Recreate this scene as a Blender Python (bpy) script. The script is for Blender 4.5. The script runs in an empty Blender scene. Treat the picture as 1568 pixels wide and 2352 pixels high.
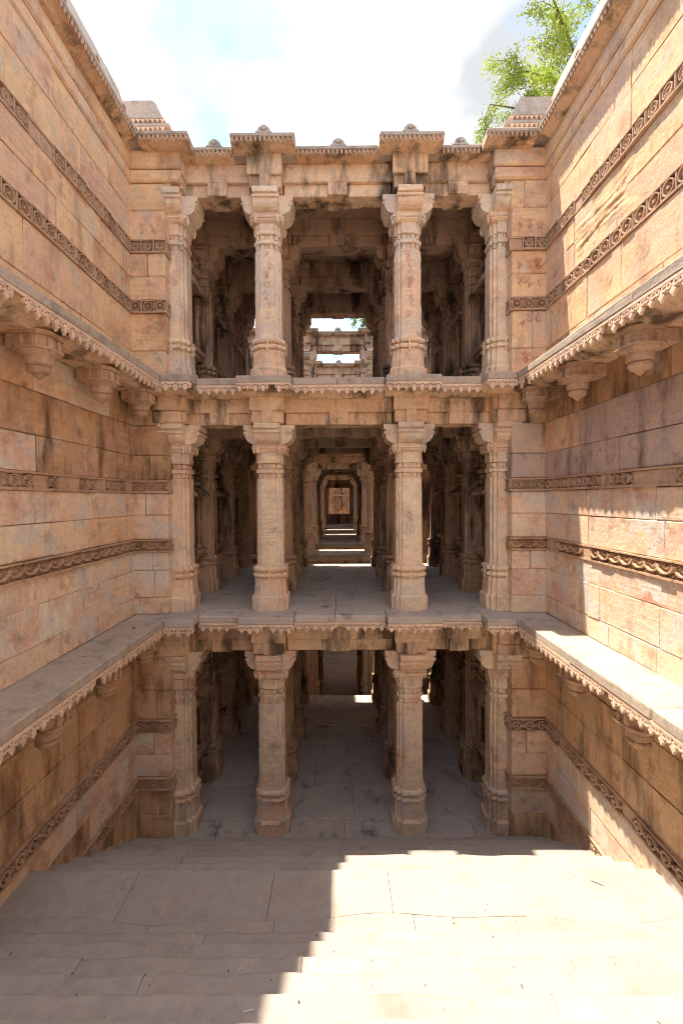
import bpy, math, random
from math import pi, sin, cos, radians
from mathutils import Vector, Matrix, noise as mnoise
random.seed(7)
rnd = random.uniform
scene = bpy.context.scene
col = scene.collection

# ------------------------------------------------------------------ camera
cam = bpy.data.cameras.new('camera')
cam.sensor_fit = 'HORIZONTAL'
cam.sensor_width = 36.0
cam.lens = 36.0 * 1000.0 / 1568.0
cam.shift_x = 9.3 / 1568.0
cam.shift_y = -15.6 / 1568.0
cam.clip_start = 0.05
cam.clip_end = 2000.0
cam_o = bpy.data.objects.new('camera', cam)
col.objects.link(cam_o)
_yaw, _pitch, _roll = -0.0035, 0.0151, 0.0063
_f = Vector((sin(_yaw) * cos(_pitch), cos(_yaw) * cos(_pitch), -sin(_pitch)))
_r = Vector((cos(_yaw), -sin(_yaw), 0.0))
_u = _r.cross(_f)
_r2 = cos(_roll) * _r - sin(_roll) * _u
_u2 = sin(_roll) * _r + cos(_roll) * _u
_m = Matrix((_r2, _u2, -_f)).transposed().to_4x4()
_m.translation = Vector((-0.0064, -6.2, 1.618))
cam_o.matrix_world = _m
scene.camera = cam_o

# ------------------------------------------------------------------ sky, sun, exposure
SUN_DIR = Vector((0.31, -0.125, -1.0)).normalized()        # direction the light travels
SUN_EL = math.asin(-SUN_DIR.z)
SUN_AZ = math.atan2(-SUN_DIR.x, -SUN_DIR.y)                # from +Y towards +X
SUN_STRENGTH = 2.0
SKY_STRENGTH = 0.075
CLOUD = 6.4
scene.view_settings.view_transform = 'Standard'
scene.view_settings.look = 'None'
scene.view_settings.gamma = 1.0
scene.view_settings.use_curve_mapping = False
scene.view_settings.exposure = 2.5
scene.cycles.use_denoising = True
scene.cycles.use_adaptive_sampling = True
scene.cycles.adaptive_threshold = 0.04
scene.cycles.filter_width = 1.0
scene.cycles.max_bounces = 7
scene.cycles.diffuse_bounces = 5
scene.cycles.glossy_bounces = 2
scene.cycles.transparent_max_bounces = 8
scene.cycles.sample_clamp_indirect = 8.0

world = bpy.data.worlds.new('World')
scene.world = world
world.use_nodes = True
wn, wl = world.node_tree.nodes, world.node_tree.links
wn.clear()


def wnode(t, **k):
    n = wn.new(t)
    for a, b in k.items():
        setattr(n, a, b)
    return n


w_out = wnode('ShaderNodeOutputWorld')
w_bg = wnode('ShaderNodeBackground')
w_bg.inputs['Strength'].default_value = SKY_STRENGTH
w_sky = wnode('ShaderNodeTexSky', sky_type='NISHITA')
w_sky.sun_disc = False
w_sky.sun_elevation = SUN_EL
w_sky.sun_rotation = SUN_AZ
w_sky.air_density = 1.0
w_sky.dust_density = 0.7
w_tc = wnode('ShaderNodeTexCoord')
w_sep = wnode('ShaderNodeSeparateXYZ')
wl.new(w_tc.outputs['Generated'], w_sep.inputs[0])
w_abs = wnode('ShaderNodeMath', operation='MAXIMUM')
wl.new(w_sep.outputs['Z'], w_abs.inputs[0]); w_abs.inputs[1].default_value = 0.0
w_add = wnode('ShaderNodeMath', operation='ADD')
wl.new(w_abs.outputs[0], w_add.inputs[0]); w_add.inputs[1].default_value = 0.28
w_div = wnode('ShaderNodeVectorMath', operation='DIVIDE')
w_comb = wnode('ShaderNodeCombineXYZ')
for i in range(3):
    wl.new(w_add.outputs[0], w_comb.inputs[i])
wl.new(w_tc.outputs['Generated'], w_div.inputs[0]); wl.new(w_comb.outputs[0], w_div.inputs[1])
w_map = wnode('ShaderNodeMapping')
w_map.inputs['Location'].default_value = (16.86, 19.48, 3.76)
w_map.inputs['Scale'].default_value = (1.0, 1.0, 0.4)
wl.new(w_div.outputs[0], w_map.inputs['Vector'])
w_n1 = wnode('ShaderNodeTexNoise')
w_n1.inputs['Scale'].default_value = 3.0
w_n1.inputs['Detail'].default_value = 6.0
w_n1.inputs['Roughness'].default_value = 0.52
wl.new(w_map.outputs[0], w_n1.inputs['Vector'])
w_r1 = wnode('ShaderNodeValToRGB')
w_r1.color_ramp.elements[0].position = 0.40
w_r1.color_ramp.elements[1].position = 0.55
wl.new(w_n1.outputs['Fac'], w_r1.inputs[0])
w_n2 = wnode('ShaderNodeTexNoise')
w_n2.inputs['Scale'].default_value = 3.6
w_n2.inputs['Detail'].default_value = 4.0
wl.new(w_map.outputs[0], w_n2.inputs['Vector'])
w_r2 = wnode('ShaderNodeValToRGB')
w_r2.color_ramp.elements[0].position = 0.32
w_r2.color_ramp.elements[1].position = 0.80
w_r2.color_ramp.elements[0].color = (0.30 * CLOUD, 0.31 * CLOUD, 0.32 * CLOUD, 1)
w_r2.color_ramp.elements[1].color = (0.92 * CLOUD, 0.92 * CLOUD, 0.91 * CLOUD, 1)
wl.new(w_n2.outputs['Fac'], w_r2.inputs[0])
w_mix = wnode('ShaderNodeMix', data_type='RGBA')
wl.new(w_r1.outputs['Color'], w_mix.inputs['Factor'])
wl.new(w_sky.outputs['Color'], w_mix.inputs['A'])
wl.new(w_r2.outputs['Color'], w_mix.inputs['B'])
wl.new(w_mix.outputs['Result'], w_bg.inputs['Color'])
wl.new(w_bg.outputs[0], w_out.inputs['Surface'])

sun = bpy.data.lights.new('sun', 'SUN')
sun.energy = SUN_STRENGTH
sun.angle = radians(0.53)
sun.color = (1.0, 0.85, 0.66)
sun_o = bpy.data.objects.new('sun', sun)
col.objects.link(sun_o)
sun_o.rotation_euler = SUN_DIR.to_track_quat('-Z', 'Y').to_euler()
sun_o.location = (-6, 2, 20)


# ------------------------------------------------------------------ materials
ALB = 1.75
DESAT = 0.22


def stone(name, cols, stain=(0.10, 0.065, 0.045), stain_amt=0.5, stain_pos=0.56, pale=(0.55, 0.47, 0.42), pale_amt=0.5,
          pale_pos=0.60, red_amt=0.0, bump=0.5, scale=1.0, streak=True, dust=None, pits=0.4, blotch=0.6, speck=0.42, alb=None, desat=None):
    """sandstone: a colour picked per stone, mottling, bedding, streaked stains, pale salt patches, pits"""
    m = bpy.data.materials.new(name)
    m.use_nodes = True
    N, L = m.node_tree.nodes, m.node_tree.links
    N.clear()
    desat = DESAT if desat is None else desat
    cols = [tuple(v * (1 - desat) + desat * (0.3 * q[0] + 0.6 * q[1] + 0.1 * q[2]) for v in q) for q in cols]

    def nd(t, **k):
        n = N.new(t)
        for a, b in k.items():
            setattr(n, a, b)
        return n

    def noise(vec, sc, det=5.0, rough=0.55):
        n = nd('ShaderNodeTexNoise')
        n.inputs['Scale'].default_value = sc
        n.inputs['Detail'].default_value = det
        n.inputs['Roughness'].default_value = rough
        L.new(vec, n.inputs['Vector'])
        return n.outputs['Fac']

    def mapr(v, a, b, c=0.0, d=1.0):
        n = nd('ShaderNodeMapRange')
        n.inputs['From Min'].default_value = a
        n.inputs['From Max'].default_value = b
        n.inputs['To Min'].default_value = c
        n.inputs['To Max'].default_value = d
        L.new(v, n.inputs['Value'])
        return n.outputs[0]

    def mix(f, a, b, mode='MIX'):
        n = nd('ShaderNodeMix', data_type='RGBA', blend_type=mode)
        if isinstance(f, (int, float)):
            n.inputs['Factor'].default_value = f
        else:
            L.new(f, n.inputs['Factor'])
        for s, k in ((a, 'A'), (b, 'B')):
            if isinstance(s, tuple):
                n.inputs[k].default_value = (s[0], s[1], s[2], 1)
            else:
                L.new(s, n.inputs[k])
        return n.outputs['Result']

    def mathn(op, a, b):
        n = nd('ShaderNodeMath', operation=op)
        for i, s in enumerate((a, b)):
            if isinstance(s, (int, float)):
                n.inputs[i].default_value = s
            else:
                L.new(s, n.inputs[i])
        return n.outputs[0]

    geo = nd('ShaderNodeNewGeometry')
    info = nd('ShaderNodeObjectInfo')
    pos = geo.outputs['Position']
    # offset by a random amount per stone so that each has its own grain
    mul = nd('ShaderNodeVectorMath', operation='SCALE')
    cmb = nd('ShaderNodeCombineXYZ')
    for i in range(3):
        L.new(info.outputs['Random'], cmb.inputs[i])
    L.new(cmb.outputs[0], mul.inputs[0]); mul.inputs['Scale'].default_value = 37.0
    off = nd('ShaderNodeVectorMath', operation='ADD')
    L.new(pos, off.inputs[0]); L.new(mul.outputs[0], off.inputs[1])
    own = off.outputs[0]
    ramp = nd('ShaderNodeValToRGB')
    er = ramp.color_ramp
    while len(er.elements) < len(cols):
        er.elements.new(0.5)
    for i, c in enumerate(cols):
        er.elements[i].position = i / max(1, len(cols) - 1)
        er.elements[i].color = tuple(min(.8, v * (alb or ALB)) for v in c) + (1,)
    n_big = noise(own, 1.5 * scale, 3.0, 0.6)
    pick = mathn('ADD', mapr(info.outputs['Random'], 0.0, 1.0, 0.18, 0.82), mapr(n_big, 0.25, 0.75, -0.40, 0.40))
    L.new(pick, ramp.inputs[0])
    c = ramp.outputs['Color']
    # mottling and bedding
    n_mot = noise(own, 7.0 * scale, 5.0, 0.65)
    c = mix(mapr(n_mot, 0.35, 0.7, 0.0, 0.45), c, mix(1.0, c, (1.35, 1.25, 1.15), 'MULTIPLY'))
    bed = nd('ShaderNodeMapping')
    bed.inputs['Scale'].default_value = (0.7, 0.7, 9.0)
    bed.inputs['Rotation'].default_value = (0.12, 0.08, 0)
    L.new(own, bed.inputs['Vector'])
    n_bed = noise(bed.outputs[0], 2.6 * scale, 3.0, 0.6)
    bedded = mapr(mathn('FRACT', mathn('MULTIPLY', info.outputs['Random'], 7.31), 0.0), 0.55, 1.0, 0.10, 0.75)
    c = mix(mathn('MULTIPLY', mapr(n_bed, 0.42, 0.68, 0.0, 0.8), bedded), c, mix(1.0, c, (0.70, 0.66, 0.66), 'MULTIPLY'))
    if red_amt:
        n_red = noise(own, 2.6, 4.0, 0.6)
        c = mix(mapr(n_red, 0.56, 0.68, 0.0, red_amt), c, (0.42, 0.13, 0.075))
    if pale_amt:
        n_pal = noise(pos, 2.1, 5.0, 0.62)
        c = mix(mapr(n_pal, pale_pos, pale_pos + 0.07, 0.0, pale_amt), c, pale)
    if stain_amt:
        st = nd('ShaderNodeMapping')
        st.inputs['Scale'].default_value = (2.4, 2.4, 0.55 if streak else 2.4)
        st.inputs['Location'].default_value = (rnd(0, 9), rnd(0, 9), rnd(0, 9))
        L.new(pos, st.inputs['Vector'])
        n_st = noise(st.outputs[0], 1.25, 6.0, 0.66)
        c = mix(mapr(n_st, stain_pos - 0.05, stain_pos + 0.10, 0.0, stain_amt), c, stain)
    # weathered dark blotches
    n_bl = noise(own, 4.2, 6.0, 0.68)
    c = mix(mapr(n_bl, 0.56, 0.72, 0.0, blotch), c, mix(1.0, c, (0.42, 0.38, 0.36), 'MULTIPLY'))
    # fine speckle
    n_sp = noise(own, 24.0, 4.0, 0.75)
    c = mix(mapr(n_sp, 0.42, 0.66, 0.0, speck), c, mix(1.0, c, (0.62, 0.60, 0.58), 'MULTIPLY'))
    if dust:
        up = nd('ShaderNodeSeparateXYZ')
        L.new(geo.outputs['Normal'], up.inputs[0])
        c = mix(mapr(up.outputs['Z'], 0.55, 0.95, 0.0, 0.75), c, dust)
    # relief
    n_m = noise(own, 22.0 * scale, 4.0, 0.72)
    h = mathn('ADD', n_m, mathn('MULTIPLY', mathn('MULTIPLY', n_bed, bedded), 1.2))
    b = nd('ShaderNodeBump')
    b.inputs['Strength'].default_value = bump
    b.inputs['Distance'].default_value = 0.02
    L.new(h, b.inputs['Height'])
    p = nd('ShaderNodeBsdfPrincipled')
    p.inputs['Roughness'].default_value = 0.92
    p.inputs['Specular IOR Level'].default_value = 0.18
    L.new(c, p.inputs['Base Color'])
    L.new(b.outputs[0], p.inputs['Normal'])
    o = nd('ShaderNodeOutputMaterial')
    L.new(p.outputs[0], o.inputs['Surface'])
    return m


def plain(name, c, rough=0.85, var=0.25, sc=6.0, trans=0.0):
    m = bpy.data.materials.new(name)
    m.use_nodes = True
    N, L = m.node_tree.nodes, m.node_tree.links
    p = N['Principled BSDF']
    p.inputs['Roughness'].default_value = rough
    n = N.new('ShaderNodeTexNoise'); n.inputs['Scale'].default_value = sc
    g = N.new('ShaderNodeNewGeometry'); L.new(g.outputs['Position'], n.inputs['Vector'])
    r = N.new('ShaderNodeValToRGB')
    r.color_ramp.elements[0].position = 0.3; r.color_ramp.elements[1].position = 0.7
    r.color_ramp.elements[0].color = tuple(v * (1 - var) for v in c) + (1,)
    r.color_ramp.elements[1].color = tuple(min(1, v * (1 + var)) for v in c) + (1,)
    L.new(n.outputs['Fac'], r.inputs[0]); L.new(r.outputs[0], p.inputs['Base Color'])
    if trans:
        t = N.new('ShaderNodeBsdfTranslucent'); L.new(r.outputs[0], t.inputs['Color'])
        mx = N.new('ShaderNodeMixShader'); mx.inputs[0].default_value = trans
        L.new(p.outputs[0], mx.inputs[1]); L.new(t.outputs[0], mx.inputs[2])
        L.new(mx.outputs[0], N['Material Output'].inputs['Surface'])
    return m


def smudge(name, c, amount=0.6, sc=22.0):
    """worn paint: flakes of a flat colour over whatever it was put on"""
    m = bpy.data.materials.new(name)
    m.use_nodes = True
    N, L = m.node_tree.nodes, m.node_tree.links
    p = N['Principled BSDF']
    p.inputs['Base Color'].default_value = (c[0], c[1], c[2], 1)
    p.inputs['Roughness'].default_value = 0.95
    n = N.new('ShaderNodeTexNoise'); n.inputs['Scale'].default_value = sc; n.inputs['Detail'].default_value = 6
    g = N.new('ShaderNodeNewGeometry'); L.new(g.outputs['Position'], n.inputs['Vector'])
    r = N.new('ShaderNodeMapRange')
    r.inputs['From Min'].default_value = 0.38; r.inputs['From Max'].default_value = 0.62
    r.inputs['To Min'].default_value = 0.0; r.inputs['To Max'].default_value = amount
    L.new(n.outputs['Fac'], r.inputs['Value'])
    t = N.new('ShaderNodeBsdfTransparent')
    mx = N.new('ShaderNodeMixShader')
    L.new(r.outputs[0], mx.inputs[0]); L.new(t.outputs[0], mx.inputs[1]); L.new(p.outputs[0], mx.inputs[2])
    L.new(mx.outputs[0], N['Material Output'].inputs['Surface'])
    return m


M = {}
M['gold'] = stone('sandstone_gold', [(0.36, 0.22, 0.12), (0.46, 0.28, 0.14), (0.51, 0.33, 0.17), (0.47, 0.30, 0.17), (0.42, 0.27, 0.18), (0.50, 0.34, 0.19)],
                  stain_amt=0.55, stain_pos=0.60, stain=(0.20, 0.11, 0.09), pale=(0.66, 0.56, 0.45), pale_amt=0.7, pale_pos=0.535, red_amt=0.38, blotch=0.7)
M['brown'] = stone('sandstone_brown', [(0.27, 0.16, 0.09), (0.38, 0.23, 0.11), (0.33, 0.20, 0.12), (0.44, 0.28, 0.15)],
                   stain_amt=0.85, stain_pos=0.52, stain=(0.13, 0.075, 0.045), pale=(0.66, 0.57, 0.47), pale_amt=0.85, pale_pos=0.565, blotch=0.85)
M['grey'] = stone('sandstone_grey', [(0.28, 0.205, 0.17), (0.36, 0.26, 0.20), (0.31, 0.24, 0.21), (0.41, 0.29, 0.20)],
                  stain_amt=0.8, stain_pos=0.53, stain=(0.135, 0.10, 0.09), pale=(0.62, 0.52, 0.44), pale_amt=0.7, pale_pos=0.59, blotch=0.85)
M['pink'] = stone('sandstone_pink', [(0.44, 0.29, 0.20), (0.52, 0.38, 0.26), (0.46, 0.34, 0.26), (0.50, 0.36, 0.23), (0.42, 0.27, 0.20), (0.53, 0.43, 0.34)],
                  stain_amt=0.5, stain_pos=0.62, stain=(0.24, 0.15, 0.11), pale=(0.72, 0.66, 0.61), pale_amt=0.9, pale_pos=0.505, red_amt=0.5, blotch=0.75)
M['ochre'] = stone('sandstone_ochre', [(0.31, 0.19, 0.10), (0.40, 0.25, 0.12), (0.43, 0.28, 0.15), (0.37, 0.25, 0.17)],
                   stain_amt=0.75, stain_pos=0.55, stain=(0.15, 0.095, 0.06), pale=(0.60, 0.47, 0.35), pale_amt=0.7, pale_pos=0.55, red_amt=0.25, blotch=0.85)
M['column'] = stone('sandstone_column', desat=.12, cols=[(0.44, 0.29, 0.20), (0.49, 0.35, 0.25), (0.52, 0.39, 0.29), (0.45, 0.32, 0.24)],
                    stain_amt=0.5, stain_pos=0.62, stain=(0.20, 0.13, 0.10), pale=(0.70, 0.61, 0.53), pale_amt=0.8, pale_pos=0.52, red_amt=0.25, bump=0.5, blotch=0.7)
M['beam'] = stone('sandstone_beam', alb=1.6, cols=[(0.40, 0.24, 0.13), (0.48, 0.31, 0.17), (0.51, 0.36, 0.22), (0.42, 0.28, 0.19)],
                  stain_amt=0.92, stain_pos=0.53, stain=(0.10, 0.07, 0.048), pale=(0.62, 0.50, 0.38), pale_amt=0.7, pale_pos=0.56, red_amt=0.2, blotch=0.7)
M['inside'] = stone('sandstone_sooty_shaded', alb=1.35, cols=[(0.32, 0.20, 0.12), (0.40, 0.26, 0.16), (0.36, 0.24, 0.17), (0.45, 0.30, 0.18)],  # soot stains, with the interior's deep shade also put into the darker colour
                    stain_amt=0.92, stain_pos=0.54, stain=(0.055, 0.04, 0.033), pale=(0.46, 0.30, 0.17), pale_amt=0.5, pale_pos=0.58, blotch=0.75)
M['carved'] = stone('sandstone_carved', alb=1.35, cols=[(0.38, 0.23, 0.14), (0.44, 0.29, 0.18), (0.40, 0.26, 0.18)],
                    stain_amt=0.55, stain_pos=0.58, stain=(0.17, 0.105, 0.07), pale=(0.56, 0.44, 0.34), pale_amt=0.5, pale_pos=0.58, bump=0.35)
M['fringe'] = stone('sandstone_fringe', [(0.44, 0.32, 0.24), (0.48, 0.36, 0.27)], stain_amt=0.3, stain_pos=0.62, stain=(0.2, 0.13, 0.09), pale_amt=0.3, bump=0.3)
M['floor'] = stone('sandstone_floor', speck=.25, alb=1.5, cols=[(0.29, 0.265, 0.25), (0.33, 0.30, 0.28), (0.35, 0.315, 0.29), (0.31, 0.285, 0.27)], blotch=0.35,
                   stain_amt=0.75, stain_pos=0.61, stain=(0.10, 0.095, 0.10), pale=(0.42, 0.39, 0.36), pale_amt=0.5, pale_pos=0.58, streak=False, bump=0.25)
M['stair'] = stone('sandstone_stair', speck=.22, alb=1.04, cols=[(0.34, 0.315, 0.295), (0.365, 0.335, 0.31), (0.36, 0.335, 0.32), (0.38, 0.34, 0.31)], blotch=0.25,
                   stain_amt=0.45, stain_pos=0.62, stain=(0.23, 0.17, 0.14), pale=(0.46, 0.43, 0.40), pale_amt=0.35, pale_pos=0.55, red_amt=0.12, streak=False, bump=0.18)
M['coping'] = stone('sandstone_coping', alb=1.2, cols=[(0.36, 0.31, 0.27), (0.42, 0.35, 0.29), (0.40, 0.35, 0.31)],
                    stain_amt=0.5, stain_pos=0.58, stain=(0.20, 0.17, 0.15), pale=(0.50, 0.45, 0.40), pale_amt=0.5, pale_pos=0.56)
M['mortar'] = stone('old_mortar', [(0.16, 0.10, 0.07), (0.20, 0.13, 0.09)], stain_amt=0.3, pale_amt=0.1, bump=0.6)
M['earth'] = stone('dry_earth', [(0.32, 0.24, 0.16), (0.36, 0.27, 0.18)], stain_amt=0.3, pale_amt=0.2, streak=False)
M['leaf'] = plain('neem_leaf', (0.27, 0.36, 0.05), rough=0.5, var=0.45, sc=1.3, trans=0.45)
M['leaf2'] = plain('far_leaf', (0.14, 0.20, 0.04), rough=0.5, var=0.4, sc=1.0, trans=0.4)
M['bark'] = plain('bark', (0.10, 0.075, 0.05), rough=0.9)
M['twig'] = plain('dry_twig', (0.16, 0.12, 0.09), rough=0.9)
M['paint'] = smudge('faded_red_paint', (0.46, 0.11, 0.06), 0.75)
M['paint2'] = smudge('faint_red_paint', (0.46, 0.15, 0.09), 0.45)
M['ink'] = smudge('scratched_ink', (0.17, 0.07, 0.05), 0.8)
M['white'] = plain('white_scrap', (0.75, 0.75, 0.72))
M['yellow'] = plain('yellow_petal', (0.62, 0.42, 0.05))
M['dryleaf'] = plain('dry_leaf', (0.30, 0.19, 0.08))
M['pebble'] = plain('pebble', (0.13, 0.10, 0.08))


# ------------------------------------------------------------------ mesh helpers
class MB:
    def __init__(s):
        s.v, s.f = [], []

    def add(s, vs, fs):
        o = len(s.v)
        s.v += [tuple(p) for p in vs]
        s.f += [tuple(i + o for i in f) for f in fs]
        return s

    def box(s, x0, x1, y0, y1, z0, z1):
        return s.add([(x0, y0, z0), (x1, y0, z0), (x1, y1, z0), (x0, y1, z0), (x0, y0, z1), (x1, y0, z1), (x1, y1, z1), (x0, y1, z1)],
                     [(0, 3, 2, 1), (4, 5, 6, 7), (0, 1, 5, 4), (1, 2, 6, 5), (2, 3, 7, 6), (3, 0, 4, 7)])

    def cbox(s, x0, x1, y0, y1, z0, z1, c=0.008, j=0.0):
        """box with chamfered, slightly irregular edges"""
        X, Y, Z = (x0, x1), (y0, y1), (z0, z1)
        vs, idx = [], {}
        for a in (0, 1):
            for b in (0, 1):
                for d in (0, 1):
                    sx, sy, sz = 1 - 2 * a, 1 - 2 * b, 1 - 2 * d
                    for k in range(3):
                        ox, oy, oz = [(0 if k == q else c) for q in range(3)]
                        idx[(a, b, d, k)] = len(vs)
                        vs.append((X[a] + sx * (ox + (rnd(-j, j) if j else 0)), Y[b] + sy * (oy + (rnd(-j, j) if j else 0)),
                                   Z[d] + sz * (oz + (rnd(-j, j) if j else 0))))
        I = lambda a, b, d, k: idx[(a, b, d, k)]
        fs = []
        for a in (0, 1):
            q = [I(a, 0, 0, 0), I(a, 1, 0, 0), I(a, 1, 1, 0), I(a, 0, 1, 0)]
            fs.append(q[::-1] if a == 0 else q)
            q = [I(0, a, 0, 1), I(1, a, 0, 1), I(1, a, 1, 1), I(0, a, 1, 1)]
            fs.append(q if a == 0 else q[::-1])
            q = [I(0, 0, a, 2), I(1, 0, a, 2), I(1, 1, a, 2), I(0, 1, a, 2)]
            fs.append(q[::-1] if a == 0 else q)
        for a in (0, 1):
            for b in (0, 1):
                fs.append([I(a, b, 0, 0), I(a, b, 1, 0), I(a, b, 1, 1), I(a, b, 0, 1)][::1 if (a + b) % 2 else -1])
                fs.append([I(a, 0, b, 0), I(a, 1, b, 0), I(a, 1, b, 2), I(a, 0, b, 2)][::-1 if (a + b) % 2 else 1])
                fs.append([I(0, a, b, 1), I(1, a, b, 1), I(1, a, b, 2), I(0, a, b, 2)][::1 if (a + b) % 2 else -1])
        for a in (0, 1):
            for b in (0, 1):
                for d in (0, 1):
                    fs.append([I(a, b, d, 0), I(a, b, d, 1), I(a, b, d, 2)])
        return s.add(vs, fs)

    def loft(s, rings, cap=True):
        n = len(rings[0])
        vs = [p for r in rings for p in r]
        fs = []
        for i in range(len(rings) - 1):
            for k in range(n):
                a, b = i * n + k, i * n + (k + 1) % n
                fs.append((a, b, b + n, a + n))
        if cap:
            fs.append(tuple(range(n - 1, -1, -1)))
            fs.append(tuple(range((len(rings) - 1) * n, len(rings) * n)))
        return s.add(vs, fs)

    def lathe(s, prof, cx=0, cy=0, n=12, cap=True, a0=0.0):
        return s.loft([[(cx + r * cos(a0 + 2 * pi * k / n), cy + r * sin(a0 + 2 * pi * k / n), z) for k in range(n)] for r, z in prof], cap)

    def prism_x(s, prof, x0, x1):
        """closed (y, z) outline swept from x0 to x1"""
        return s.loft([[(x0, y, z) for y, z in prof], [(x1, y, z) for y, z in prof]])

    def prism_y(s, prof, y0, y1):
        return s.loft([[(x, y0, z) for x, z in prof], [(x, y1, z) for x, z in prof]])

    def plate(s, outline, y0, y1):
        """(x, z) outline with thickness from y0 (front) to y1"""
        return s.prism_y(outline, y0, y1)

    def ring(s, cx, cz, r0, r1, y0, y1, n=16, a0=0.0, a1=2 * pi):
        full = abs(a1 - a0 - 2 * pi) < 1e-6
        m = n if full else n + 1
        vs, fs = [], []
        for k in range(m):
            a = a0 + (a1 - a0) * k / n
            for r, y in ((r0, y1), (r0, y0), (r1, y0), (r1, y1)):
                vs.append((cx + r * cos(a), y, cz + r * sin(a)))
        for k in range(n):
            a, b = 4 * k, 4 * ((k + 1) % m)
            for q in range(3):
                fs.append((a + q, a + q + 1, b + q + 1, b + q))
        return s.add(vs, fs)

    def petal(s, cx, cz, ang, r0, r1, w, y0, y1):
        d = (cos(ang), sin(ang)); t = (-d[1], d[0]); rm = (r0 + r1) / 2
        P = lambda r, k: (cx + d[0] * r + t[0] * k, cz + d[1] * r + t[1] * k)
        base = [P(r0, 0), P(rm, -w), P(r1, 0), P(rm, w)]
        c = P(rm, 0)
        vs = [(x, y1, z) for x, z in base] + [(c[0], y0, c[1])]
        return s.add(vs, [(0, 1, 4), (1, 2, 4), (2, 3, 4), (3, 0, 4)])

    def tube(s, pts, radii, n=6):
        rings = []
        for i, p in enumerate(pts):
            p = Vector(p)
            d = (Vector(pts[min(i + 1, len(pts) - 1)]) - Vector(pts[max(i - 1, 0)])).normalized()
            u = d.cross(Vector((0, 0, 1)))
            if u.length < 1e-3:
                u = Vector((1, 0, 0))
            u.normalize(); w = d.cross(u)
            rings.append([p + radii[i] * (cos(2 * pi * k / n) * u + sin(2 * pi * k / n) * w) for k in range(n)])
        return s.loft(rings)

    def jit(s, a):
        s.v = [(x + rnd(-a, a), y + rnd(-a, a), z + rnd(-a, a)) for x, y, z in s.v]
        return s

    def mesh(s, name, mat=None):
        me = bpy.data.meshes.new(name)
        me.from_pydata(s.v, [], s.f)
        me.update()
        if mat:
            me.materials.append(mat)
        return me


WORLD_LOC = {}


def link(name, data, parent=None, loc=(0, 0, 0), rz=0.0, scale=None):
    """link an object at a world location; parents carry no rotation"""
    o = bpy.data.objects.new(name, data)
    col.objects.link(o)
    loc = Vector(loc)
    WORLD_LOC[o] = loc
    if parent is not None:
        o.parent = parent
        o.location = loc - WORLD_LOC[parent]
    else:
        o.location = loc
    o.rotation_euler = (0, 0, rz)
    if scale:
        o.scale = scale
    return o


def thing(name, label, cat, loc=(0, 0, 0), kind=None, group=None, data=None):
    o = link(name, data, None, loc)
    o['label'] = label
    if cat:
        o['category'] = cat
    if kind:
        o['kind'] = kind
    if group:
        o['group'] = group
    return o


def part(name, parent, loc=None):
    return link(name, None, parent, WORLD_LOC[parent] if loc is None else loc)


def put(name, mb, mat, parent, loc=None, rz=0.0):
    """mesh given in coordinates relative to loc (default: world coordinates)"""
    return link(name, mb.mesh(name, mat), parent, (0, 0, 0) if loc is None else loc, rz)


def block(parent, x0, x1, y0, y1, z0, z1, mat, c=0.008, j=0.002, name='stone_block', tilt=0.0):
    cx, cy, cz = (x0 + x1) / 2, (y0 + y1) / 2, (z0 + z1) / 2
    mb = MB().cbox(x0 - cx, x1 - cx, y0 - cy, y1 - cy, z0 - cz, z1 - cz, c, j)
    o = put(name, mb, mat, parent, (cx, cy, cz))
    if tilt:
        o.rotation_euler = (0, rnd(-tilt, tilt), rnd(-tilt, tilt))
    return o


def worn_slab(parent, x0, x1, y0, y1, z0, z1, mat, name='paving_slab', nose=0.018, wear=0.011, far=True):
    """paving slab whose far edge (the nosing of a step seen from above) is rounded and worn"""
    nx = max(3, int((x1 - x0) / 0.16))
    cx, cy, cz = (x0 + x1) / 2, (y0 + y1) / 2, z1
    mb = MB()
    ys = [y0 + 0.004, y0 + 0.012, (y0 + y1) / 2, y1 - nose, y1 - nose * 0.3, y1]
    dz = [-0.006, 0, 0, -0.001, -nose * 0.35, -nose]
    vs = []
    for i in range(nx + 1):
        x = x0 + (x1 - x0) * i / nx
        e = -0.007 if i in (0, nx) else 0.0
        w = rnd(-wear, wear); w2 = rnd(-wear, 0)
        for k, y in enumerate(ys):
            vs.append((x - cx, y - cy + (w if k >= 3 else 0), z1 - cz + dz[k] + e + (w2 if k >= 3 else rnd(-0.002, 0.002))))
        vs.append((x - cx, y1 - cy + w, z0 - cz))
        vs.append((x - cx, y0 - cy, z0 - cz))
    m = 8
    fs = []
    for i in range(nx):
        for k in range(m):
            a, b = i * m + k, i * m + (k + 1) % m
            fs.append((a, a + m, b + m, b))
    fs.append(tuple(range(m))); fs.append(tuple(nx * m + k for k in range(m - 1, -1, -1)))
    mb.add(vs, fs)
    return put(name, mb, mat, parent, (cx, cy, cz))


# ------------------------------------------------------------------ carved tiles (x, z plane, front towards -y, side 1.0 scaled later)
TS = 0.178


def tile_base(mb, w, d=0.022, fr=0.014, bars=True):
    h = TS / 2
    mb.box(-w / 2, w / 2, 0.0, 0.008, -h, h)                                  # sunk ground
    mb.box(-w / 2, w / 2, -d, 0.0, h - fr, h); mb.box(-w / 2, w / 2, -d, 0.0, -h, -h + fr * 1.4)
    if not bars:
        return
    mb.box(-w / 2, -w / 2 + 0.008, -d + 0.002, 0.0, -h + fr, h - fr); mb.box(w / 2 - 0.008, w / 2, -d + 0.002, 0.0, -h + fr, h - fr)


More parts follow.
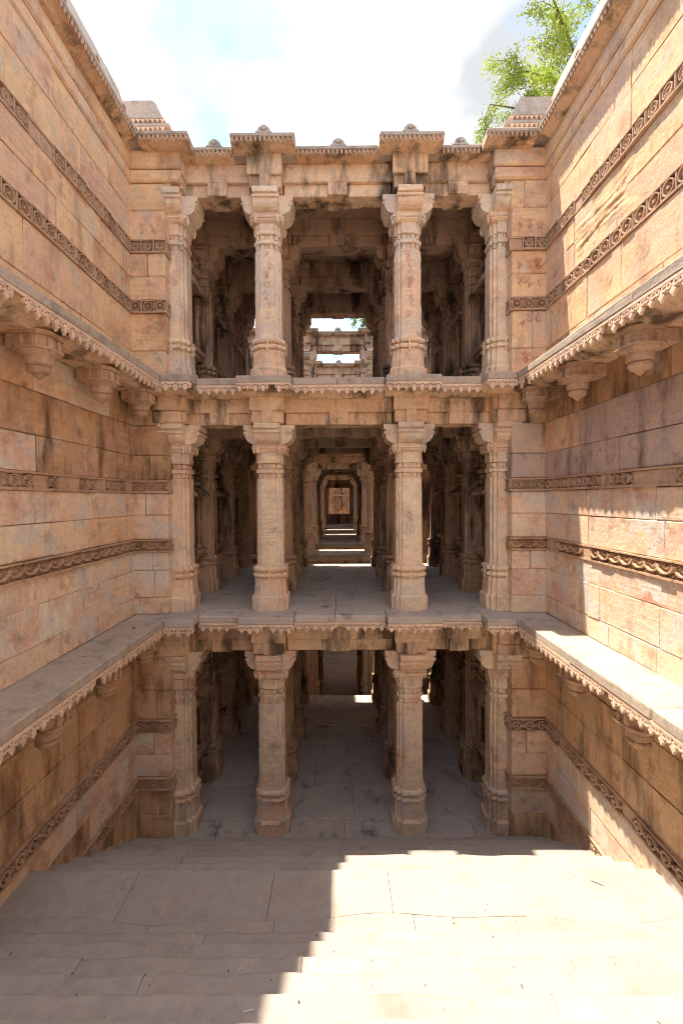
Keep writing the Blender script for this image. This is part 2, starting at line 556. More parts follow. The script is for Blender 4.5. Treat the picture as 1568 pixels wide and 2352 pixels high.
def make_tiles():
    T = {}
    d = 0.022
    # pierced star lattice
    mb = MB(); tile_base(mb, TS)
    for k in range(4):
        a = k * pi / 4
        for s in (-0.022, 0.022):
            t = Vector((cos(a), sin(a))); n = Vector((-t.y, t.x)) * s
            L = 0.062
            p, q = n - t * L, n + t * L
            w = Vector((-t.y, t.x)) * 0.0042
            mb.plate([(p + w)[:], (p - w)[:], (q - w)[:], (q + w)[:]], -d + 0.004 + 0.0007 * k, 0.0)
    mb.ring(0, 0, 0.052, 0.060, -d + 0.0015, 0.0, 16)
    T['lattice'] = mb.mesh('lattice_panel', M['carved'])
    # rosette in a ring
    mb = MB(); tile_base(mb, TS)
    mb.ring(0, 0, 0.059, 0.070, -d, 0.0, 20)
    for k in range(8):
        mb.petal(0, 0, k * pi / 4, 0.012, 0.056, 0.015, -d + 0.002, 0.0)
    mb.lathe([(0.014, 0.0)], n=3, cap=False) if False else None
    mb.ring(0, 0, 0.0, 0.013, -d, 0.0, 8)
    for sx in (-1, 1):
        for sz in (-1, 1):
            mb.petal(sx * 0.072, sz * 0.062, math.atan2(sz, sx), -0.012, 0.012, 0.010, -d + 0.004, 0.0)
    T['rosette'] = mb.mesh('rosette_panel', M['carved'])
    # scroll circles, worn
    mb = MB(); tile_base(mb, TS, 0.020, 0.02, False)
    for k, r in ((0, 0.058), (1, 0.040), (2, 0.022)):
        mb.ring(0, 0, r - 0.008, r, -0.018 + 0.002 * k, 0.0, 14, 0.4 * k, 0.4 * k + (2 * pi if k == 0 else 4.8))
    for k in range(5):
        mb.petal(0, 0, k * 2 * pi / 5 + 0.3, 0.004, 0.036, 0.011, -0.016, 0.0)
    for sx in (-1, 1):
        mb.petal(sx * 0.072, 0.03, 1.3 * sx, -0.02, 0.03, 0.011, -0.014, 0.0)
        mb.petal(sx * 0.072, -0.035, -1.3 * sx, -0.02, 0.03, 0.011, -0.014, 0.0)
    T['scroll'] = mb.mesh('scroll_panel', M['carved'])
    # half lotus over a garland
    mb = MB(); tile_base(mb, TS, 0.022, 0.016, False)
    mb.ring(0, 0.072, 0.098, 0.112, -0.024, 0.0, 12, pi + 0.28, 2 * pi - 0.28)
    for k in range(7):
        mb.petal(0, 0.066, pi + 0.3 + k * (pi - 0.6) / 6, 0.014, 0.092, 0.015, -0.020, 0.0)
    for sx in (-1, 1):
        for k in range(3):
            mb.petal(sx * 0.084, -0.068, pi / 2 + sx * (0.25 + 0.45 * k), 0.0, 0.045 - 0.006 * k, 0.008, -0.018, 0.0)
    T['lotus'] = mb.mesh('lotus_panel', M['carved'])
    # chain of round flowers
    mb = MB(); tile_base(mb, TS, 0.024, 0.014, False)
    mb.ring(0, 0, 0.040, 0.060, -0.026, 0.0, 12)
    mb.ring(0, 0, 0.0, 0.020, -0.030, 0.0, 8)
    for k in range(8):
        mb.petal(0, 0, k * pi / 4 + 0.2, 0.060, 0.086, 0.014, -0.022, 0.0)
    for sx in (-1, 1):
        mb.ring(sx * 0.082, 0, 0.006, 0.018, -0.026, 0.0, 8)
    T['flower'] = mb.mesh('flower_panel', M['carved'])
    # chequer with a boss
    mb = MB(); tile_base(mb, TS, 0.024, 0.018, False)
    n = 6; s = 0.142 / n
    for i in range(n):
        for k in range(n):
            if (i + k) % 2 == 0 and not (i in (2, 3) and k in (2, 3)):
                x, z = -0.071 + i * s, -0.071 + k * s
                mb.box(x, x + s, -0.020, 0.0, z, z + s)
    mb.ring(0, 0, 0.006, 0.026, -0.024, 0.0, 8)
    T['chequer'] = mb.mesh('chequer_panel', M['carved'])
    for me in T.values():
        for v in me.vertices:
            v.co.y *= 2.3
    return T


TILES = make_tiles()


def frieze(parent, kind, p0, p1, zc, rz, proud, mat=None, skip=0.0):
    """a run of carved panels from p0 to p1 (x, y), facing the side given by rz"""
    fr = part('frieze', parent, ((p0[0] + p1[0]) / 2, (p0[1] + p1[1]) / 2, zc))
    a, b = Vector(p0), Vector(p1)
    n = max(1, round((b - a).length / TS))
    st = (b - a).length / n
    nrm = Vector((sin(rz), -cos(rz)))
    for k in range(n):
        c = a + (b - a) * ((k + 0.5) / n)
        if random.random() < max(skip, .06):
            mb = MB(); tile_base(mb, TS, 0.030, 0.02, False)
            mb.cbox(-TS / 2, TS / 2, -0.020, 0.0, -0.07, 0.07, 0.006, 0.004)
            put('carved_panel', mb, M['carved'], fr, (c.x + nrm.x * proud, c.y + nrm.y * proud, zc), rz).scale = (st / TS * 0.995, 1, 1)
            continue
        o = link('carved_panel', TILES[kind], fr, (c.x + nrm.x * (proud + rnd(-0.003, 0.003)), c.y + nrm.y * proud, zc + rnd(-0.002, 0.002)), rz)
        o.scale = (st / TS * 0.995 * random.choice((1, -1)), rnd(.75, 1.1), rnd(.97, 1.01))
    return fr


# fringe: a carved band of pointed drops along local x, facing -y, hanging from z = 0
def fringe_mesh(L, h=0.14, pitch=0.112):
    mb = MB()
    n = max(1, round(L / pitch)); p = L / n
    drop = [(-.16, -.30), (-.24, -.46), (-.20, -.58), (-.28, -.66), (-.17, -.78), (-.07, -.84), (0, -1.0), (.07, -.84), (.17, -.78), (.28, -.66), (.20, -.58), (.24, -.46), (.16, -.30)]
    for k in range(n):
        cx = -L / 2 + (k + 0.5) * p
        dz = rnd(0.88, 1.04) * h if random.random() < 0.93 else 0.7 * h
        if random.random() < .06:
            continue
        mb.plate([(cx + x * p, z * dz) for x, z in drop], -0.012, 0.014)                       # pointed drop
        for s_ in (-1, 1):
            mb.ring(cx + s_ * 0.30 * p, -0.34 * h, 0.115 * p, 0.245 * p, -0.016, 0.010, 9, 0.3 * s_, 0.3 * s_ + 2 * pi)   # open scrolls
        mb.plate([(cx + p * .5 - .16 * p, -.15 * h), (cx + p * .5 + .16 * p, -.15 * h), (cx + p * .5 + .08 * p, -.56 * h), (cx + p * .5, -.64 * h), (cx + p * .5 - .08 * p, -.56 * h)], -0.010, 0.010)
    mb.box(-L / 2, L / 2, -0.018, 0.006, -0.024, 0.0)
    return mb


def edge_run(parent, x0, x1, edge_y, back_y, ztop, axis='x', sgn=1, pieces=None, slab_mat='coping', fr=True, deep=0.24, thick=0.10):
    """ledge: slabs with a front edge, a carved fringe under the lip and a moulded soffit.
    axis x: runs along x, front towards -y at edge_y.  axis y: runs along y (x0..x1 are y), front at x = sgn * edge_y."""
    L = x1 - x0
    root = part('ledge', parent, ((x0 + x1) / 2, edge_y, ztop) if axis == 'x' else (sgn * edge_y, (x0 + x1) / 2, ztop))
    n = pieces or max(1, round(L / 1.1))
    cuts = [x0 + L * (i + (rnd(-0.15, 0.15) if 0 < i < n else 0)) / n for i in range(n + 1)]
    for i in range(n):
        a, b = cuts[i] + 0.002, cuts[i + 1] - 0.002
        z = ztop + rnd(-0.004, 0.0)
        if axis == 'x':
            block(root, a, b, edge_y + rnd(-.004, .004), back_y, z - thick, z, M[slab_mat], 0.012, 0.003, 'ledge_slab')
        else:
            e, w = sgn * (edge_y + rnd(-.004, .004)), sgn * back_y
            block(root, min(e, w), max(e, w), a, b, z - thick, z, M[slab_mat], 0.012, 0.004, 'ledge_slab')
    # soffit moulding: fillet, cyma, fillet
    d = abs(back_y - edge_y)
    prof = [(0.035, -thick + 0.002), (0.035, -thick - 0.055), (0.06, -thick - 0.075), (min(0.13, d * 0.5), -thick - 0.095), (min(0.2, d * 0.75), -deep), (d, -deep), (d, -thick + 0.002)]
    mb = MB()
    if axis == 'x':
        mb.prism_x([(edge_y + y, ztop + z) for y, z in prof], x0, x1)
        put('soffit', mb, M['beam'], root)
        if fr:
            put('fringe', fringe_mesh(L - 0.01), M['fringe'], root, ((x0 + x1) / 2, edge_y + 0.022, ztop - thick - 0.001))
    else:
        mb.prism_y([(sgn * (edge_y + y), ztop + z) for y, z in prof], x0, x1)
        put('soffit', mb, M['beam'], root)
        if fr:
            put('fringe', fringe_mesh(L - 0.01), M['fringe'], root, (sgn * (edge_y + 0.022), (x0 + x1) / 2, ztop - thick - 0.001), -sgn * pi / 2)
    return root


# ------------------------------------------------------------------ columns
def redent(a, z, b=0.56, e=0.82):
    b, e = a * b, a * e
    q = [(a, -b), (a, b), (e, b), (e, e), (b, e), (b, a), (-b, a), (-b, e), (-e, e), (-e, b), (-a, b), (-a, -b), (-e, -b), (-e, -e), (-b, -e), (-b, -a), (b, -a), (b, -e), (e, -e), (e, -b)]
    return [(x, y, z) for x, y in q]


def make_column_meshes(tag, j=0.0015):
    R = {}
    mb = MB()
    mb.loft([redent(a, z) for z, a in ((0, .258), (.195, .262), (.222, .240), (.225, .232), (.43, .220), (.455, .228), (.460, .200), (.480, .198), (.485, .228),
                                      (.497, .242), (.522, .242), (.537, .230), (.541, .196), (.565, .196), (.570, .228), (.586, .242), (.612, .242), (.630, .228), (.640, .200))])
    for k in range(4):                                              # strap down the middle of each face
        a = k * pi / 2
        pts = [(-0.012, -0.245, .46), (0.012, -0.245, .46), (0.012, -0.238, .40), (-0.012, -0.238, .40)]
        ca, sa = cos(a), sin(a)
        o = [(x * ca - y * sa, x * sa + y * ca, z) for x, y, z in [(-0.011, -0.250, .62), (0.011, -0.250, .62), (0.011, -0.250, .44), (-0.011, -0.250, .44),
                                                                   (-0.011, -0.2, .62), (0.011, -0.2, .62), (0.011, -0.2, .44), (-0.011, -0.2, .44)]]
        mb.add(o, [(0, 1, 2, 3), (4, 7, 6, 5), (0, 4, 5, 1), (1, 5, 6, 2), (2, 6, 7, 3), (3, 7, 4, 0)])
    R['base'] = mb.jit(j).mesh(tag + 'base', M['column'])
    R['shaft'] = MB().loft([redent(a, z) for z, a in [(.635 + .0525 * q, .191 - .0002 * q + rnd(-.0018, .0018)) for q in range(25)]]).jit(j).mesh(tag + 'shaft', M['column'])
    mb = MB()
    mb.loft([redent(a, z) for z, a in ((1.892, .186), (1.903, .182), (1.905, .150), (1.978, .150), (1.980, .188), (1.986, .193), (2.03, .193), (2.036, .188),
                                      (2.038, .148), (2.114, .148), (2.116, .182), (2.125, .190), (2.272, .186))])
    for k in range(4):
        a = k * pi / 2
        ca, sa = cos(a), sin(a)
        for x in (-0.132, -0.066, 0.066, 0.132, 0.0):
            for z0, z1 in ((1.912, 1.974), (2.046, 2.106)):
                w = 0.022 if x else 0.010
                yf = -0.171 if abs(x) < 0.1 else -0.143
                bx = MB().box(x - w, x + w, yf, -0.12, z0, z1)
                mb.add([(px * ca - py * sa, px * sa + py * ca, pz) for px, py, pz in bx.v], bx.f)
    R['neck'] = mb.jit(j * .6).mesh(tag + 'neck', M['column'])
    mb = MB()
    mb.loft([redent(a, z, 0.72, 0.93) for z, a in ((2.268, .192), (2.285, .218), (2.300, .234), (2.312, .232), (2.318, .220), (2.326, .240), (2.362, .240), (2.370, .222), (2.390, .232), (2.40, .215))])
    for sx in (-1, 1):
        for sy in (-1, 1):                                          # leaf scrolls at the corners
            for dx, dy in ((0.222, 0.155), (0.155, 0.222)):
                mb.lathe([(0.004, 2.255), (0.020, 2.285), (0.030, 2.330), (0.030, 2.365), (0.014, 2.385)], sx * dx, sy * dy, 7)
    R['capital'] = mb.jit(j).mesh(tag + 'capital', M['column'])
    prof = [(0.0, 2.395), (.215, 2.395), (.262, 2.408), (.303, 2.432), (.332, 2.468), (.343, 2.505), (.338, 2.528), (.366, 2.532), (.370, 2.560), (.352, 2.572), (.340, 2.580),
            (.334, 2.592), (.368, 2.598), (.370, 2.668), (0.0, 2.668)]
    full = prof[1:-1] + [(-x, z) for x, z in reversed(prof[1:-1])]
    mb = MB()
    mb.prism_y(full, -0.178, 0.178)
    mb.prism_x(full, -0.172, 0.172)
    for s in (-1, 1):                                               # volutes on the bracket ends
        for t in (-1, 1):
            o = MB().ring(s * 0.342, 2.546, 0.006, 0.022, -0.190, -0.165, 9)
            mb.add([(x, y * t if t > 0 else -y, z) for x, y, z in o.v], o.f)
            mb.add([(-y * t, x, z) for x, y, z in o.v], o.f)
    R['bracket'] = mb.jit(j).mesh(tag + 'bracket', M['column'])
    return R


COLS = [make_column_meshes('column_', q) for q in (0.0015, 0.003, 0.004, 0.0025)]
COLS_IN = []  # same columns recoloured darker, interior shade put into the stone colour
for R in COLS:
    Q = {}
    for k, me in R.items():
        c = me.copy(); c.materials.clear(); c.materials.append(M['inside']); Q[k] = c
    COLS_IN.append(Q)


def column(parent, x, y, z, inside=False, name='column', sz=1.0):
    root = part(name, parent, (x, y, z))
    R = random.choice(COLS_IN if inside else COLS)
    turn = random.choice((0, 1, 2, 3)) * pi / 2 + rnd(-.012, .012)
    for k in ('base', 'shaft', 'neck', 'capital', 'bracket'):
        o = link(k, R[k], root, (x + rnd(-.004, .004), y + rnd(-.004, .004), z), turn + rnd(-.006, .006))
        if sz != 1.0:
            o.scale = (1, 1, sz)
    return root


# niche: a small carved balcony shrine on an inner side wall, local frame: x along the wall, out towards -y
def make_niche():
    R = {}
    mb = MB()
    for d, z0, z1, w in ((.10, .60, .66, .26), (.15, .66, .72, .32), (.20, .72, .80, .36)):
        mb.cbox(-w, w, -d, 0.02, z0, z1, .012)
    R['sill'] = mb.mesh('niche_sill', M['inside'])
    mb = MB()
    for d, z0, z1, w in ((.25, 1.74, 1.79, .40),):
        mb.prism_x([(0.02, 1.74), (-.26, 1.68), (-.27, 1.71), (-.20, 1.76), (-.06, 1.84), (0.02, 1.84)], -.40, .40)
    for k in range(9):
        mb.lathe([(0.004, 1.655), (0.018, 1.675), (0.018, 1.69)], -.36 + k * .09, -.25, 6)
    R['canopy'] = mb.mesh('niche_canopy', M['inside'])
    mb = MB()
    for i, (d, w) in enumerate(((.12, .36), (.10, .33), (.13, .31), (.09, .27), (.12, .25), (.08, .20), (.10, .17))):
        mb.cbox(-w, w, -d, 0.02, 1.84 + i * .09, 1.92 + i * .09, .014)
        for k in range(3):
            mb.cbox(-w + .1 * k + .02, -w + .1 * k + .08, -d - .02, -d + .01, 1.85 + i * .09, 1.91 + i * .09, .008)
            mb.cbox(w - .1 * k - .08, w - .1 * k - .02, -d - .02, -d + .01, 1.85 + i * .09, 1.91 + i * .09, .008)
    R['crest'] = mb.mesh('niche_crest', M['inside'])
    prof = [(.05, .80), (.05, .86), (.03, .88), (.045, .93), (.028, .97), (.04, 1.03), (.026, 1.08), (.038, 1.16), (.026, 1.24), (.04, 1.30), (.028, 1.36), (.045, 1.44), (.03, 1.5), (.05, 1.56), (.05, 1.66), (.06, 1.70)]
    R['colonnette'] = MB().lathe(prof, n=8).mesh('niche_colonnette', M['inside'])
    R['back'] = MB().cbox(-.22, .22, -.015, .02, .80, 1.72, .01).mesh('niche_back', M['inside'])
    return R


NICHE = make_niche()


def niche(parent, x, y, z, rz):
    root = part('niche_shrine', parent, (x, y, z))
    for k in ('sill', 'canopy', 'crest', 'back'):
        link(k, NICHE[k], root, (x, y, z), rz)
    for s in (-.25, .25):
        c, sn = cos(rz), sin(rz)
        lx, ly = s, -.10
        link('colonnette', NICHE['colonnette'], root, (x + lx * c - ly * sn, y + lx * sn + ly * c, z), rz)
    return root


FINIAL = None


def finial_mesh():
    mb = MB()
    mb.plate([(-.085, 0), (.085, 0), (.07, .02), (-.07, .02)], -.02, .04)
    out = [(-.055, .02), (.055, .02), (.062, .04), (.05, .065), (.03, .082), (0, .098), (-.03, .082), (-.05, .065), (-.062, .04)]
    mb.plate(out, -.012, .03)
    for k in range(5):
        mb.petal(0, .03, pi * (.12 + .19 * k), .006, .052, .009, -.024, -.012)
    mb.ring(0, .036, .0, .012, -.026, -.012, 7)
    return mb.mesh('finial', M['coping'])


FINIAL = finial_mesh()


def cornice_run(parent, a, b, edge, back, ztop, axis='x', sgn=1, dent=True, dp=.15):
    """crowning cornice: thin roof slab, dentils, cyma and fillets.  Same axes as edge_run"""
    root = part('cornice', parent, ((a + b) / 2, edge, ztop) if axis == 'x' else (sgn * edge, (a + b) / 2, ztop))
    L = b - a
    n = max(1, round(L / 1.0))
    for i in range(n):
        p, q = a + L * i / n + .001, a + L * (i + 1) / n - .001
        if axis == 'x':
            block(root, p, q, edge, back, ztop - .05, ztop, M['coping'], .010, .003, 'roof_slab')
        else:
            e, w = sgn * edge, sgn * back
            block(root, min(e, w), max(e, w), p, q, ztop - .05, ztop, M['coping'], .010, .003, 'roof_slab')
    d = abs(back - edge)
    prof = [(.035, -.048), (.035, -.102), (min(.055, d * .3), -.106), (min(.09, d * .5), -.106 - (dp - .106) * .3), (min(.12, d * .7), -.106 - (dp - .106) * .8), (min(.125, d * .75), -dp), (d, -dp), (d, -.048)]
    mb = MB()
    if axis == 'x':
        mb.prism_x([(edge + y, ztop + z) for y, z in prof], a, b)
    else:
        mb.prism_y([(sgn * (edge + y), ztop + z) for y, z in prof], a, b)
    put('moulding', mb, M['beam'], root)
    if dent:
        mb = MB()
        m = max(2, int(L / .058))
        for k in range(m):
            c = -L / 2 + (k + .5) * L / m
            mb.lathe([(.004, -.108), (.016, -.098), (.019, -.075), (.017, -.051)], c, 0.0, 6)
        if axis == 'x':
            put('dentil_row', mb, M['carved'], root, ((a + b) / 2, edge + .022, ztop))
        else:
            put('dentil_row', mb, M['carved'], root, (sgn * (edge + .022), (a + b) / 2, ztop), -sgn * pi / 2)
    return root


# ------------------------------------------------------------------ levels
Z_LOW, Z_MID, Z_TOP, Z_ROOF = -3.28, 0.0, 3.29, 6.44
CX, PX, WX = 1.015, 2.385, 2.89            # column lines, pilaster lines, side wall faces
STOREY = 3.285

# courses of the side walls: (z0, z1, material left, material right) and friezes (z centre, kind)
COURSES = [
    (-3.28, -2.86, 'ochre', 'ochre'), (-2.86, -2.50, 'ochre', 'pink'), (-2.31, -2.00, 'pink', 'pink'), (-2.00, -1.67, 'pink', 'pink'),
    (-1.49, -1.08, 'ochre', 'ochre'), (-1.08, -0.64, 'ochre', 'ochre'), (-0.64, -0.235, 'ochre', 'ochre'),
    (0.00, 0.24, 'pink', 'pink'), (0.24, 0.62, 'pink', 'pink'), (0.62, 0.88, 'pink', 'pink'), (1.06, 1.40, 'pink', 'pink'), (1.40, 1.71, 'pink', 'pink'),
    (1.89, 2.24, 'brown', 'grey'), (2.24, 2.66, 'brown', 'grey'), (2.66, 3.055, 'brown', 'brown'),
    (3.29, 3.70, 'gold', 'gold'), (3.70, 4.22, 'gold', 'gold'), (4.40, 4.73, 'gold', 'gold'), (4.73, 5.05, 'gold', 'gold'),
    (5.23, 5.64, 'gold', 'gold'), (5.64, 6.02, 'gold', 'gold')]
BANDS = [(-2.405, 'chequer', -.018, 0), (-1.58, 'flower', -.015, 0), (.97, 'lotus', -.015, 0), (1.80, 'scroll', -.012, .30), (4.31, 'rosette', -.018, 0), (5.14, 'lattice', -.018, 0)]


def stair_z(y):
    """height of the stair surface at y (for cutting hidden stones)"""
    if y > -0.25:
        return Z_LOW
    if y > -2.22:
        return Z_LOW + 0.21 * ((-0.25 - y) / 0.281)
    return -1.81 + max(0.0, (-2.98 - y) / 0.27 * 0.195)


def pendant(parent, x, y, z, sgn):
    """carved pendant bracket under a ledge; hangs from z"""
    root = part('pendant_bracket', parent, (x, y, z))
    mb = MB()
    w = .175
    mb.loft([[(px * s, py * s, zz) for px, py in ((w, -w * .55), (w, w * .55), (w * .55, w), (-w * .55, w), (-w, w * .55), (-w, -w * .55), (-w * .55, -w), (w * .55, -w))]
             for s, zz in ((1.0, 0.01), (1.0, -.030), (.80, -.034), (.80, -.128), (1.0, -.132), (1.0, -.15))])
    for k in range(8):
        a = pi / 4 * k + pi / 8
        a2 = a - pi / 8
        for da in (-.32, .32):
            aa = pi / 4 * k + da
            r = .158
            mb.lathe([(.003, -.17), (.019, -.13), (.024, -.09), (.016, -.036)], r * cos(aa), r * sin(aa), 6)
    K = (.96, .96, .98)
    put('carved_block', mb, M['carved'], root, (x, y, z)).scale = K
    mb = MB().lathe([(.165, -.148), (.160, -.165), (.13, -.185), (.115, -.20), (.118, -.215), (.112, -.255), (.095, -.27), (.08, -.275)], n=18)
    put('cup', mb, M['carved'], root, (x, y, z)).scale = K
    mb = MB().lathe([(.075, -.27), (.098, -.285), (.102, -.305), (.085, -.33), (.05, -.345), (.035, -.365), (.012, -.385), (.002, -.39)], n=14).jit(.004)
    put('knob', mb, M['carved'], root, (x, y, z)).scale = K
    # stub that ties the bracket to the wall
    mb = MB().cbox(min(sgn * .08, sgn * .21), max(sgn * .08, sgn * .26), -.12, .12, -.135, -.002, .01)
    put('tail', mb, M['carved'], root, (x, y, z))
    return root


def side_wall(sgn, label):
    W = thing('stepwell_wall', label, 'wall', (sgn * WX, -2.0, Z_LOW))
    # rubble core
    put('core', MB().box(min(sgn * 2.912, sgn * 3.6), max(sgn * 2.912, sgn * 3.6), -14.0, 30.0, -7.0, 6.42), M['mortar'], W)
    random.seed(11 if sgn < 0 else 23)
    for (z0, z1, ml, mr) in COURSES:
        y = 0.05
        while y > -13.5:
            if y > -4.2:
                L = rnd(.6, 1.35) if random.random() < .82 else rnd(.16, .3)
                if z1 - z0 < .3:
                    L = rnd(.6, 1.3)
            else:
                L = rnd(2.2, 3.2)
            a, b = y - L, y
            y = a
            if z1 < stair_z(b) - .05 and z1 < 2.5:
                continue
            m = ml if sgn < 0 else mr
            if random.random() < .10:
                m = random.choice(['pink', 'gold', 'ochre', 'brown'])
            face = WX - rnd(0, .012)
            block(W, min(sgn * face, sgn * 2.95), max(sgn * face, sgn * 2.95), a + .0025, b - .0025, z0 + .002, z1 - .002, M[m], rnd(.004, .012), .004, tilt=.006)
    for zc, kind, proud, skip in BANDS:
        y1 = -4.6
        while stair_z(y1) > zc + .12 and y1 < -.8:
            y1 += .1
        frieze(W, kind, (sgn * WX, -.125), (sgn * WX, y1), zc, -sgn * pi / 2, proud, skip=skip)
        put('frieze_back', MB().box(min(sgn * 2.915, sgn * 2.95), max(sgn * 2.915, sgn * 2.95), -13.5, -.1, zc - .09, zc + .09), M['carved'], W)
    # string courses and cornice
    for z0, z1, d in ((6.02, 6.19, .035), (6.19, 6.44, .055)):
        y = -.06
        while y > -13.5:
            L = rnd(.9, 1.6) if y > -4 else 3.0
            block(W, min(sgn * (WX - d), sgn * 2.95), max(sgn * (WX - d), sgn * 2.95), y - L + .002, y - .002, z0, z1 - .002, M['gold'], .022, .002, 'string_course')
            y -= L
    cornice_run(W, -13.5, -.36, 2.66, 2.95, 6.53, 'y', sgn)
    # sloping parapet above the cornice, with small carved rosettes
    pr = part('parapet', W, (sgn * 2.8, -3, 6.53))
    y = -.34
    while y > -13.5:
        L = rnd(1.3, 1.9) if y > -5 else 4.0
        mb = MB().prism_y([(sgn * 2.72, 6.532), (sgn * 2.90, 7.08), (sgn * 2.96, 7.13), (sgn * 3.06, 7.12), (sgn * 3.06, 6.532)], y - L + .003, y - .003)
        put('parapet_slab', mb, M['coping'], pr)
        y -= L
    for k in range(5):
        yy = -.5 - k * .62
        mb = MB()
        for q in range(6):
            mb.petal(0, 0, q * pi / 3, .008, .05, .014, -.02, 0.0)
        mb.ring(0, 0, .045, .058, -.015, .01, 10)
        o = put('rosette', mb, M['carved'], pr, (sgn * 2.765, yy, 6.68), -sgn * pi / 2)
    # ledges at the two upper floor levels
    edge_run(W, -13.0, -.42, 2.37, 2.95, Z_TOP, 'y', sgn, pieces=11)
    edge_run(W, -5.3, -.42, 2.37, 2.95, Z_MID, 'y', sgn, pieces=4)
    for y in (-.41, -1.39, -2.37, -3.35):
        pendant(W, sgn * 2.62, y + rnd(-.02, .02), 3.055, sgn)
        pendant(W, sgn * 2.62, y + rnd(-.02, .02), -.24, sgn)
    # gap walls further in, between the pavilions
    random.seed(5 if sgn < 0 else 6)
    far = MB()
    for ya, yb in ((4.60, 6.30), (7.66, 9.28), (13.75, 15.55), (16.95, 18.35), (22.05, 29.9)):
        for z0 in [-6.57 + .55 * i for i in range(24)]:
            z1 = min(z0 + .55, 6.40)
            if z1 < z0 + .1:
                continue
            y = ya
            while y < yb - .05:
                L = min(rnd(.6, 1.1), yb - y)
                if yb - y - L < .25:
                    L = yb - y
                if ya < 5:
                    block(W, min(sgn * 2.88, sgn * 2.95), max(sgn * 2.88, sgn * 2.95), y + .003, y + L - .003, z0 + .003, z1 - .003, M[random.choice(['brown', 'gold', 'ochre'])])
                else:
                    far.cbox(min(sgn * 2.88, sgn * 2.95), max(sgn * 2.88, sgn * 2.95), y + .003, y + L - .003, z0 + .003, z1 - .003, .008, .002)
                y += L
        cornice_run(W, ya, yb, 2.66, 2.95, 6.53, 'y', sgn, dent=False)
    put('distant_masonry', far, M['brown'], W)['kind'] = 'stuff'
    return W


# ------------------------------------------------------------------ pavilion
def beam_front(parent, x0, x1, yf, yb, z0, z1, mat):
    """lintel with a raised upper fascia and a raised tab hanging at mid-span"""
    cx = (x0 + x1) / 2
    mb = MB()
    zs = z0 + (z1 - z0) * .40
    mb.cbox(x0, x1, yf, yb, zs, z1, .008, .001)
    mb.cbox(x0, x1, yf + .055, yb - .055, z0, zs + .002, .008, .001)
    mb.cbox(cx - .14, cx + .14, yf + .003, yb - .01, z0 - .004, zs + .006, .008, .001)
    # round lotus carved under the lintel
    return put('lintel', mb, mat, parent)


